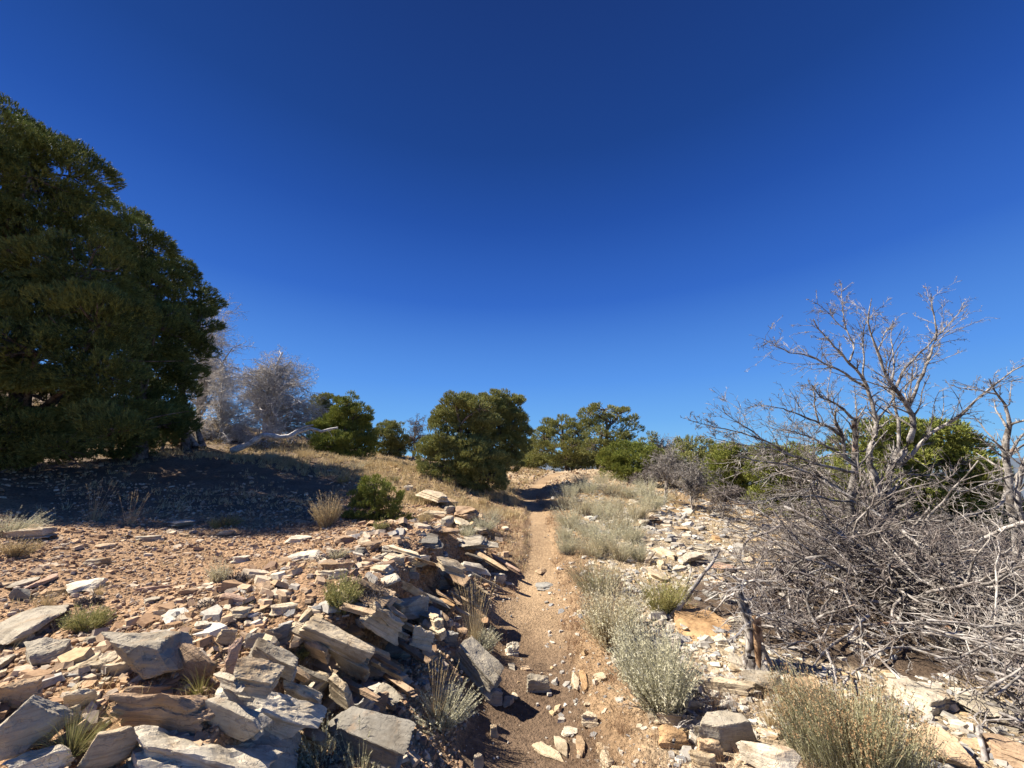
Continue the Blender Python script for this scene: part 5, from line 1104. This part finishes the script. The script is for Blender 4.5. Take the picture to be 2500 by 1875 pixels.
def old_stump():
    b = G(480, 1092); rng = np.random.default_rng(7); t = empty('tree_stump', tuple(b), 'broken upturned stump with orange rotten wood at the foot of the left dead trees', 'stump')
    g = Geo(); N = 10; K = 8; k = np.linspace(0, 1, K); p = np.stack([np.stack([rng.uniform(-.3, .15) + (-.45 + rng.uniform(-.1, .1)) * k, np.full(K, rng.uniform(-.15, .15)), .9 * k * rng.uniform(.5, 1)], -1) for _ in range(N)])
    tubes(g, p, np.linspace(.13, .04, K)[None] * rng.uniform(.7, 1.2, N)[:, None], 6); link('trunk', g.mesh('trunk', [M['grey_wood']], True), t)
    g = Geo(); p = np.stack([np.stack([-.55 + rng.uniform(-.2, .1) - .3 * k, np.full(K, rng.uniform(-.25, .05)), .15 + .45 * k * rng.uniform(.3, 1)], -1) for _ in range(9)])
    tubes(g, p, np.linspace(.09, .03, K)[None] * np.ones((9, 1)), 5); link('rotten_wood', g.mesh('rotten_wood', [wood_material('orange_rotten_wood', (.45, .25, .09), (.16, .07, .03))], True), t)
old_stump()
# ================================================================== LOW PLANTS
def blades(geo, base, dirs, L, w, rng, bend=.25, K=4):
    """tapering flat blades or stems: base (N,3), dirs (N,3), L (N,), w (N,)"""
    N = len(base); d = unit(dirs); out = d * [1, 1, 0] + rng.normal(0, .15, (N, 3)); p = np.empty((N, K, 3)); p[:, 0] = base
    for k in range(1, K):
        dd = unit(d + out * bend * (k / K) * 2.0 - np.array([0, 0, bend * .25 * k])); p[:, k] = p[:, k - 1] + dd * (L / (K - 1))[:, None]
    side = unit(np.cross(d, rng.normal(0, 1, (N, 3)))); ww = (w / 2)[:, None, None] * np.linspace(1, .12, K)[None, :, None]
    V = np.stack([p - side[:, None] * ww, p + side[:, None] * ww], 2).reshape(-1, 3); b = (np.arange(N) * K * 2)[:, None]; k = np.arange(K - 1)[None] * 2
    geo.add(V, None, np.stack([b + k, b + k + 1, b + k + 3, b + k + 2], -1).reshape(-1, 4)); return p
def leaves(geo, p, n, L, w, rng, lo=.3, spread=.6, hi=1.0):
    N, K, _ = p.shape; idx = np.repeat(np.arange(N), n); t = rng.uniform(lo, hi, len(idx)) * (K - 1); k = np.minimum(t.astype(int), K - 2); f = (t - k)[:, None]
    a = p[idx, k]; b = p[idx, k + 1]; s = a * (1 - f) + b * f; T = unit(b - a); d = unit(T + rng.normal(0, spread, T.shape)); side = unit(np.cross(d, rng.normal(0, 1, d.shape))) * (w / 2)
    V = np.stack([s - side, s + side, s + d * (L * rng.uniform(.6, 1.3, len(idx)))[:, None]], 1).reshape(-1, 3); geo.add(V, np.arange(len(V)).reshape(-1, 3))
def bush_mesh(seed, w, h, n, kind, slim=0.0):
    """stems rising from a crown of woody branches; unit in metres"""
    rng = np.random.default_rng(seed); R = w / 2; a = rng.uniform(0, 2 * pi, n); q = np.sqrt(rng.uniform(0, 1, n)) * (1 + .28 * np.sin(a * 2 + seed) + .16 * np.sin(a * 5 + seed * 2)); ll = rng.normal(0, .16, 2)
    fo = .45 + slim; base = np.stack([fo * R * q * np.cos(a), fo * R * q * np.sin(a), -.02 + .22 * h * rng.uniform(0, 1, n)], -1); lean = .18 + q * (.85 if kind != 'tuft' else .6) * (R / max(h, .05)) * .9 * (1 - slim * 1.9)
    d = np.stack([np.cos(a) * lean + ll[0], np.sin(a) * lean + ll[1], np.ones(n)], -1) + rng.normal(0, .13, (n, 3)); L = h * (1.05 - .25 * np.minimum(q, 1.3) ** 2) * (.45 + .6 * rng.uniform(0, 1, n) ** .8) * (1 + .22 * np.sin(a * 2 + seed) + .12 * np.sin(a * 5 + seed))
    g = Geo(); tw = .0045 if kind in ('silver', 'sage') else .004; lw = max(.0045, h * .014)
    p = blades(g, base, d, L, np.full(n, max(tw, h * .008)), rng, .12)
    if kind in ('silver', 'sage'): leaves(g, p, 16, max(.014, h * .045), lw * 1.2, rng, .2, .7)
    elif kind == 'rabbit': leaves(g, p, 9, max(.02, h * .07), lw, rng, .2, .5)
    elif kind == 'rusty':
        leaves(g, p, 12, max(.012, h * .03), lw, rng, .2, .4); g.heads = Geo(); leaves(g.heads if n > 200 else g, p[::2], 12, max(.009, h * .022), lw * 1.2, rng, .78, .8)
    elif kind == 'cushion': leaves(g, p, 14, max(.012, h * .08), lw * 1.2, rng, .3, .9)
    return g
_nb = [500]
def bush(u, v, wpx, hpx, kind, name, label, cat, n=None, group=None, mat=None, wood=True, hscale=1.0, slim=0.0):
    _nb[0] += 1; g0 = G(u, min(v, 1985)); dep = (g0 - np.array([0, 0, CAMZ])) @ np.array([0, CP, SP]); w = wpx / FPX * dep; h = hpx / FPX * dep * .95 * hscale
    az = math.atan2(g0[0], g0[1]); c = g0[:2] + np.array([sin(az), cos(az)]) * w * .25; z = hz1(*c); el = math.atan2(CAMZ - z, math.hypot(*c)); h = max(h - w * .35 * math.tan(min(el, .9)), h * .5)
    if n is None: n = int(np.clip(260 * (wpx / 90), 120, 850))
    t = empty(name, (c[0], c[1], z), label, cat, group); g = bush_mesh(_nb[0], w, h, n, kind, slim); m = mat or {'silver': 'silver', 'sage': 'sage', 'rabbit': 'rabbit', 'rusty': 'rusty', 'cushion': 'sage', 'tuft': 'straw'}[kind]
    link('foliage', g.mesh('foliage', [M['stems' if m == 'rusty' else m]]), t)
    if hasattr(g, 'heads') and g.heads.V: link('seed_heads', g.heads.mesh('seed_heads', [M['rusty']]), t)
    if wood:
        rng = np.random.default_rng(_nb[0]); k = 26; gg = Geo(); a = rng.uniform(0, 6.28, k); d = np.stack([np.cos(a), np.sin(a), rng.uniform(.3, 1.2, k)], -1)
        p, r = grow(rng, np.zeros((k, 3)) + rng.normal(0, .05 * w, (k, 3)) * [1, 1, 0], d, rng.uniform(.35, .6, k) * w * .9, np.full(k, max(.003, .009 * w)), 6, .25); tubes(gg, p, r, 4); p, r = spawn(rng, p, r, 5, lr=(.3, .6), minr=.0018); tubes(gg, p, r, 3)
        link('woody_stems', gg.mesh('woody_stems', [M['purple_twig']]), t)
    return t
SG = 'sagebrush along the right side of the trail'
bush(1614,1752,215,235,'silver','sagebrush','big silvery sagebrush low on the right of the trail, below the flat orange stone','shrub',900)
bush(1492,1592,160,180,'sage','sagebrush','tall tan-green sagebrush between the trail and the flat orange stone','shrub',700)
bush(1458,1455,150,105,'rusty','seeding_shrub','bush with rusty brown tips right of the trail, behind the tall tan-green sagebrush','shrub',520)
bush(1622,1508,112,112,'rabbit','green_shrub','yellow-green bush left of the forked grey branch','shrub',420)
bush(2085,1905,240,235,'rusty','seeding_shrub','large bush of upright stems with rusty seed tips at the bottom edge, lower right','shrub',1900,wood=False,hscale=.95,slim=.44)
bush(828,1522,80,90,'cushion','round_shrub','round dense grey-green bush on the ledge with dead twigs on its right side','shrub',420,mat='rabbit')
bush(798,1290,80,82,'sage','dry_shrub','straw-coloured upright bush touching the left side of the small green pine','shrub',380,mat='straw')
bush(550,1288,76,36,'cushion','cushion_plant','yellow-green cushion plant at the edge of the pine shadow','plant',260,mat='green_grass')
bush(22,1312,96,72,'silver','sagebrush','silvery sagebrush at the left frame edge near the pine shadow','shrub',260)
bush(38,1362,82,48,'cushion','cushion_plant','tan cushion plant at the left frame edge below the silvery sagebrush','plant',260,mat='straw')
bush(205,1545,100,66,'rabbit','green_tuft','bright green tuft leaning right, between the lichen boulder and the open gravel','plant',300,mat='green_grass',wood=False)
bush(535,1425,48,58,'sage','grey_cushion','small pale upright plant beside a dark dead cushion on the gravel','plant',160)
bush(575,1428,56,34,'cushion','grey_cushion','dark dead cushion plant right of the small pale upright plant','plant',200,mat='purple_twig')
bush(822,1368,52,34,'cushion','grey_cushion','grey cushion plant right of the crumpled white rock','plant',180,mat='sage')
bush(790,1375,40,26,'cushion','grey_cushion','dark dead cushion right against the crumpled white rock','plant',150,mat='purple_twig')
bush(510,1485,60,26,'cushion','grey_cushion','dark low dead cushion below the pinkish gravel slab','plant',150,mat='purple_twig')
bush(215,1478,56,28,'cushion','grey_cushion','dark dead cushion in front of the horseshoe-shaped white stone','plant',150,mat='purple_twig')
bush(892,1520,60,80,'sage','dead_twigs','tuft of dead purple-grey twigs attached to the right of the round bush','plant',200,mat='purple_twig')
bush(1140,1318,54,46,'silver','sagebrush','small silver sagebrush in front of the rounded grey boulder near the trail','shrub',200)
bush(1035,1282,42,36,'sage','dry_shrub','little straw bush beside the long pale flat slab','shrub',140,mat='straw')
bush(1185,1305,80,54,'silver','sagebrush','greyish sagebrush in the dry grass left of the upper trail','shrub',220)
bush(1200,1270,60,40,'sage','sagebrush','tan sagebrush above the greyish one left of the upper trail','shrub',160)
bush(1015,1225,44,28,'rabbit','green_shrub','green cushion bush on the slope above the ledge cap stones','shrub',150)
bush(960,1178,34,20,'rabbit','green_shrub','tiny bright green bush on the open slope left of the middle pine','shrub',120)
bush(838,1182,46,28,'rabbit','green_shrub','dark green low bush at the tip of the big pine shadow','shrub',140)
bush(930,1300,50,30,'sage','dry_shrub','straw tuft under the front of the small green pine','shrub',140,mat='green_grass')
bush(1172,1592,90,66,'silver','sagebrush','silver sagebrush under the tall straw grass left of the trail','shrub',280)
bush(1080,1800,170,120,'sage','dead_sagebrush','half dead grey sagebrush with bare tips at the foot of the ledge','shrub',340,mat='silver')
bush(770,1900,130,150,'silver','sagebrush','sagebrush with upright seed spikes cut by the bottom edge, below the wide white slab','shrub',160)
bush(880,1925,150,130,'rusty','seeding_shrub','thin brown seed spikes rising from the bottom edge in front of the dark grey slab','plant',60,wood=False)
bush(735,1630,36,40,'sage','green_shrub','sprig of grey-green growing between the two pale rock beams','plant',60,mat='rabbit')
FIELD = [(1395,1290,95,58),(1440,1318,90,50),(1478,1345,95,72),(1520,1312,95,72),(1425,1258,80,52),(1378,1242,62,46),(1468,1268,80,50),(1510,1258,84,52),(1556,1272,80,56),(1590,1245,84,56),(1385,1352,62,48),(1445,1362,80,56),(1512,1368,82,62),(1560,1368,64,48),(1395,1212,56,34),(1440,1205,60,36),(1490,1210,70,40),(1535,1216,70,40),(1420,1182,50,28),(1470,1180,54,28),(1582,1212,70,44),(1380,1320,50,40),(1545,1325,70,50)]
WH = ['nearest the trail','taller than those around it','with the greyest stems','with dead grey twigs beneath it','low and rounded','with straw-coloured tips','leaning to the right','half hidden by a taller one','broad and open']
for i, (u, v, w, h) in enumerate(FIELD):
    tone = ['sage', 'silver', 'silver', 'rusty'][i % 4] if i % 5 else 'silver'
    t_ = bush(u, v + 4, w * .95, h * 1.25, tone if tone != 'rusty' else 'sage', 'sagebrush', None, 'shrub', 280, SG, wood=(i % 2 == 0)); t_['auto'] = {'sage': 'pale tan-green sagebrush', 'silver': 'silvery sagebrush', 'rusty': 'pale tan-green sagebrush'}[tone]
rngp = np.random.default_rng(77); k = 0
EXTRA = [(1660,1195,60,36),(1700,1215,50,30),(1640,1225,54,28),(1740,1225,50,28),(1100,1190,44,22),(905,1145,60,26),(865,1150,60,28),(740,1120,60,30),(700,1140,60,28),(655,1125,50,24),(1010,1152,46,18),(965,1140,46,18),(1230,1210,44,30),(1205,1225,54,32),(1180,1235,40,24)]
for i, (u, v, w, h) in enumerate(EXTRA):
    t_ = bush(u, v, w, h * 1.2, 'sage', 'dry_shrub', None, 'shrub', 150, 'dry bushes on the slopes', mat='straw' if i % 3 else 'sage', wood=False); t_['auto'] = 'dry straw-coloured bush'

# ---- grass tufts
def tuft(u, v, wpx, hpx, name, label, mat='straw', n=190, heads=0, lean=0.5, group=None):
    _nb[0] += 1; rng = np.random.default_rng(_nb[0]); g0 = G(u, min(v, 1985)); dep = (g0 - np.array([0, 0, CAMZ])) @ np.array([0, CP, SP]); w = wpx / FPX * dep; h = hpx / FPX * dep
    t = empty(name, tuple(g0), label, 'grass', group); g = Geo(); a = rng.uniform(0, 6.28, n); q = rng.uniform(0, 1, n); base = np.stack([np.cos(a) * q * w * .12, np.sin(a) * q * w * .12, np.zeros(n) - .01], -1)
    l = q * lean * (w / 2) / max(h, .02) * 1.6; d = np.stack([np.cos(a) * l, np.sin(a) * l, np.ones(n)], -1); blades(g, base, d, h * rng.uniform(.3, 1.05, n), np.full(n, max(.0018, h * .006)), rng, .35, 5)
    link('blades', g.mesh('blades', [M[mat]]), t)
    if heads:
        g = Geo(); a = rng.uniform(0, 6.28, heads); q = rng.uniform(0, 1, heads); base = np.stack([np.cos(a) * q * w * .1, np.sin(a) * q * w * .1, np.zeros(heads)], -1); l = q * .35
        p = blades(g, base, np.stack([np.cos(a) * l, np.sin(a) * l, np.ones(heads)], -1), h * rng.uniform(1.0, 1.5, heads), np.full(heads, max(.003, h * .01)), rng, .12, 6); leaves(g, p, 22, max(.012, h * .05), .005, rng, .75, .35)
        link('seed_heads', g.mesh('seed_heads', [M['straw']]), t)
    return t
tuft(112,1480,100,60,'grass_tuft','dry yellow grass tuft behind the lichen boulder at the left',n=200)
tuft(238,1455,60,46,'grass_tuft','dry grass tuft inside the curve of the horseshoe-shaped stone',n=110)
tuft(228,1272,80,70,'grass_tuft','tall dry seed-head grass standing in the pine shadow, left one of the pair',n=90,heads=14)
tuft(315,1280,90,60,'grass_tuft','tall dry seed-head grass standing in the pine shadow, right one of the pair',n=90,heads=12)
tuft(612,1272,40,24,'grass_tuft','small dry tuft with one tall stalk right of the yellow-green cushion',n=50,heads=3)
tuft(172,1842,140,120,'grass_tuft','green fan of fine grass among the bottom left boulders','green_grass',420,lean=1.1)
tuft(490,1692,90,80,'grass_tuft','yellow-green grass tuft below the brown angular block','green_grass',120,lean=.8)
tuft(1160,1580,80,110,'grass_tuft','tall straw grass at the edge of the trail above the big sloping boulder',n=150,heads=26,lean=.5)
tuft(1135,1500,40,50,'grass_tuft','thin straw grass in the shaded hollow of the ledge',n=50,heads=8)
tuft(1060,1760,90,100,'grass_tuft','dry stalks with seed heads at the shaded foot of the ledge',n=50,heads=14)
tuft(1745,1735,90,80,'grass_tuft','reddish dry grass behind the pale flat-faced boulder','red_grass',110)
tuft(1880,1770,110,90,'grass_tuft','dry grass between the lichen-spotted slab and the rusty-tipped bush','straw',120)
tuft(1255,1235,60,40,'grass_tuft','straw grass on the left lip of the trail bend',n=90,heads=10)
tuft(1215,1215,70,34,'grass_tuft','straw grass under the right side of the middle pine',n=90,heads=8)
tuft(1490,1870,120,70,'grass_tuft','low brown grass at the bottom edge right of the trail','red_grass',160)
tuft(1520,1790,70,60,'grass_tuft','brown grass clump between the trail stones and the pale stack','red_grass',110)
# ---- ground cover nobody could count
def cover(name, label, n, keep, mat, rlo, rhi, h, seed, nb=7, w=.004, amp=.5, ang=60):
    rg = np.random.default_rng(seed); r = np.exp(rg.uniform(math.log(rlo), math.log(rhi), n)); a = rg.uniform(radians(-ang), radians(ang), n); x = r * np.sin(a); y = r * np.cos(a); k = keep(x, y, rg); x, y, r = x[k], y[k], r[k]; n = len(x)
    i = np.repeat(np.arange(n), nb); N = len(i); hh = rg.uniform(.5, 1.3, n)[i] * h * rg.uniform(.5, 1.1, N); an = rg.uniform(0, 6.28, N); l = rg.uniform(0, 1, N) * amp * 1.6
    b = np.stack([x[i] + rg.normal(0, .02, N) * (1 + h * 3), y[i] + rg.normal(0, .02, N) * (1 + h * 3), 0 * r[i]], -1); b[:, 2] = hz(x, y)[i] - .005
    g = Geo(); blades(g, b, np.stack([np.cos(an) * l, np.sin(an) * l, np.ones(N)], -1), hh, w * np.maximum(1, r[i] / 3.5), rg, .3, 3); o = link(name, g.mesh(name, [M[mat]])); tag(o, label, None, None, 'stuff'); print(name, n)
O = off_
cover('dry_grass', 'straw grass covering the upper left hillside', 26000, lambda x, y, rg: (y > np.where(x < -3, 11.0, 8.5 + .3 * (x + 4))) & (O(x, y) < -.5) & (nzm(x, y, .9, 41) > -.55), 'straw', 8.5, 32, .17, 201, 8, .005)
cover('dry_grass', 'straw grass around the sagebrush field right of the trail', 1800, lambda x, y, rg: (O(x, y) > .45) & (y > 6) & (O(x, y) < 2.2 + .25 * y) & (nzm(x, y, .8, 42) > -.5), 'straw', 6, 30, .14, 202, 8, .005)
cover('dry_grass', 'reddish dry grass along both margins of the trail', 15000, lambda x, y, rg: (np.abs(O(x, y)) > path_half(y) * .9) & (np.abs(O(x, y)) < .55 + .08 * y) & (y > 3.5) & (nzm(x, y, 1.6, 43) > -.35), 'red_grass', 3.5, 20, .085, 203, 8, .0035)
cover('dry_grass', 'brown cheatgrass on the right shoulder of the trail near the bottom', 5200, lambda x, y, rg: (O(x, y) > .28) & (O(x, y) < 1.7) & (y < 5) & (nzm(x, y, 2.2, 44) > -.25), 'red_grass', 1.9, 5, .075, 204, 9, .003)
cover('dry_grass', 'dry grass blades scattered through the left gravel', 3600, lambda x, y, rg: (O(x, y) < -.5) & (y < 9) & (nzm(x, y, 1.2, 45) > .35), 'straw', 2.4, 9.5, .07, 205, 8, .003)
cover('needle_litter', 'fine dead stems littering the trail edges and the ground below the deadwood', 9000, lambda x, y, rg: ((O(x, y) > -.9) & (O(x, y) < .7) & (rg.random(len(x)) < .3)) | (np.hypot(x - 4, (y - 4.6) * 1.2) < 2.4), 'red_grass', 2, 9, .03, 206, 3, .003, 4.0)
cover('dry_grass', 'straw tufts in the shaded ground beneath the left pines', 5000, lambda x, y, rg: (x < -4) & (y > 6.5) & (nzm(x, y, 1, 46) > .0), 'straw', 7, 18, .12, 207, 7, .004)

# ================================================================== LABELS for the many small stones and bushes
LAND = {'the small green pine': (910,1260), 'the round grey-green bush': (828,1480), 'the crumpled white rock': (745,1356), 'the big sloping boulder': (1165,1630), 'the wide white slab': (690,1740),
 'the big cracked grey rock': (390,1600), 'the horseshoe-shaped white stone': (212,1430), 'the longest pale beam': (810,1570), 'the flat orange stone': (1718,1520), 'the weathered stump': (1848,1520),
 'the big silvery sagebrush': (1614,1640), 'the long white slab in the scree': (1688,1362), 'the propped stone plank': (1586,1362), 'the rounded grey boulder': (1093,1278), 'the grey-green trail stone': (1316,1668),
 'the flat-faced pale boulder': (1775,1780), 'the large rusty-tipped bush': (2080,1800), 'the thin straight beam': (1020,1445), 'the ledge cap stones': (1060,1215), 'the yellow-green cushion plant': (550,1275),
 'the middle pine': (1150,1150), 'the upper trail bend': (1312,1240), 'the grey-purple dead shrub': (1600,1170), 'the fallen log': (680,1070), 'the layered brown ledge face': (1125,1420), 'the green grass fan': (172,1790), 'the cone-shaped pine': (845,1100)}
LN = list(LAND); LP = np.array([LAND[k] for k in LN], float)
ORD = ['nearest', 'second nearest', 'third nearest', 'fourth nearest', 'fifth nearest', 'sixth nearest', 'seventh nearest', 'eighth nearest', 'ninth nearest', 'tenth nearest', 'eleventh nearest', 'twelfth nearest', 'thirteenth nearest', 'fourteenth nearest', 'fifteenth nearest']
cand = []
for o, c, size, tone, kind in AUTO:
    big = max(size[:2]) * 2; word = {'slab': 'flat', 'beam': 'long narrow', 'block': 'blocky', 'boulder': 'rounded'}[kind]; o['group'] = 'loose stones of the ledge and slopes'; cand.append((o, c, f'{tone} {word} stone')); o['category'] = 'rock'
for o in list(COL.objects):
    if 'auto' in o: cand.append((o, np.array(o.location), o['auto'])); del o['auto']
bk = {}
for o, c, d in cand:
    u, v, w = proj(c); dist = np.hypot(LP[:, 0] - u, (LP[:, 1] - v) * 1.3); i = int(np.argmin(dist)); du = u - LP[i, 0]; dv = v - LP[i, 1]
    side = ('left of' if du < 0 else 'right of') if abs(du) > abs(dv) else ('above' if dv < 0 else 'below'); bk.setdefault((d, side, LN[i]), []).append((dist[i], o))
for (d, side, l), L_ in bk.items():
    L_.sort(key=lambda q: q[0])
    for k, (_, o) in enumerate(L_):
        o['label'] = (f'{d} just {side} {l}' if len(L_) == 1 else f'{d}, {ORD[min(k, 14)]} {side} {l}').replace('in the scree', 'slab') if len(l.split()) > 6 else (f'{d} just {side} {l}' if len(L_) == 1 else f'{d}, {ORD[min(k, 14)]} {side} {l}')

for o in COL.objects:
    if o.type in ('MESH', 'EMPTY') and o.parent is None and 'category' in o and 'kind' not in o: o['kind'] = 'thing'

for o in COL.objects:
    if 'label' in o and o['label'].startswith('pale tan-green sagebrush, fifteenth'): pass
    if 'label' in o and o.parent is None and len(o['label'].replace('-', ' ').split()) > 16: print('LONG', o.name, o['label'])

cover('dry_grass', 'fuzzy dry grass crowding the left margin of the upper trail', 5200, lambda x, y, rg: (O(x, y) < -path_half(y) * .95) & (O(x, y) > -1.5) & (y > 6.5) & (y < 16), 'straw', 6.5, 16, .11, 211, 8, .004)
cover('dry_grass', 'fuzzy dry grass crowding the right margin of the upper trail', 3200, lambda x, y, rg: (O(x, y) > path_half(y) * .95) & (O(x, y) < .9) & (y > 5.5) & (y < 16), 'red_grass', 5.5, 16, .10, 212, 8, .004)
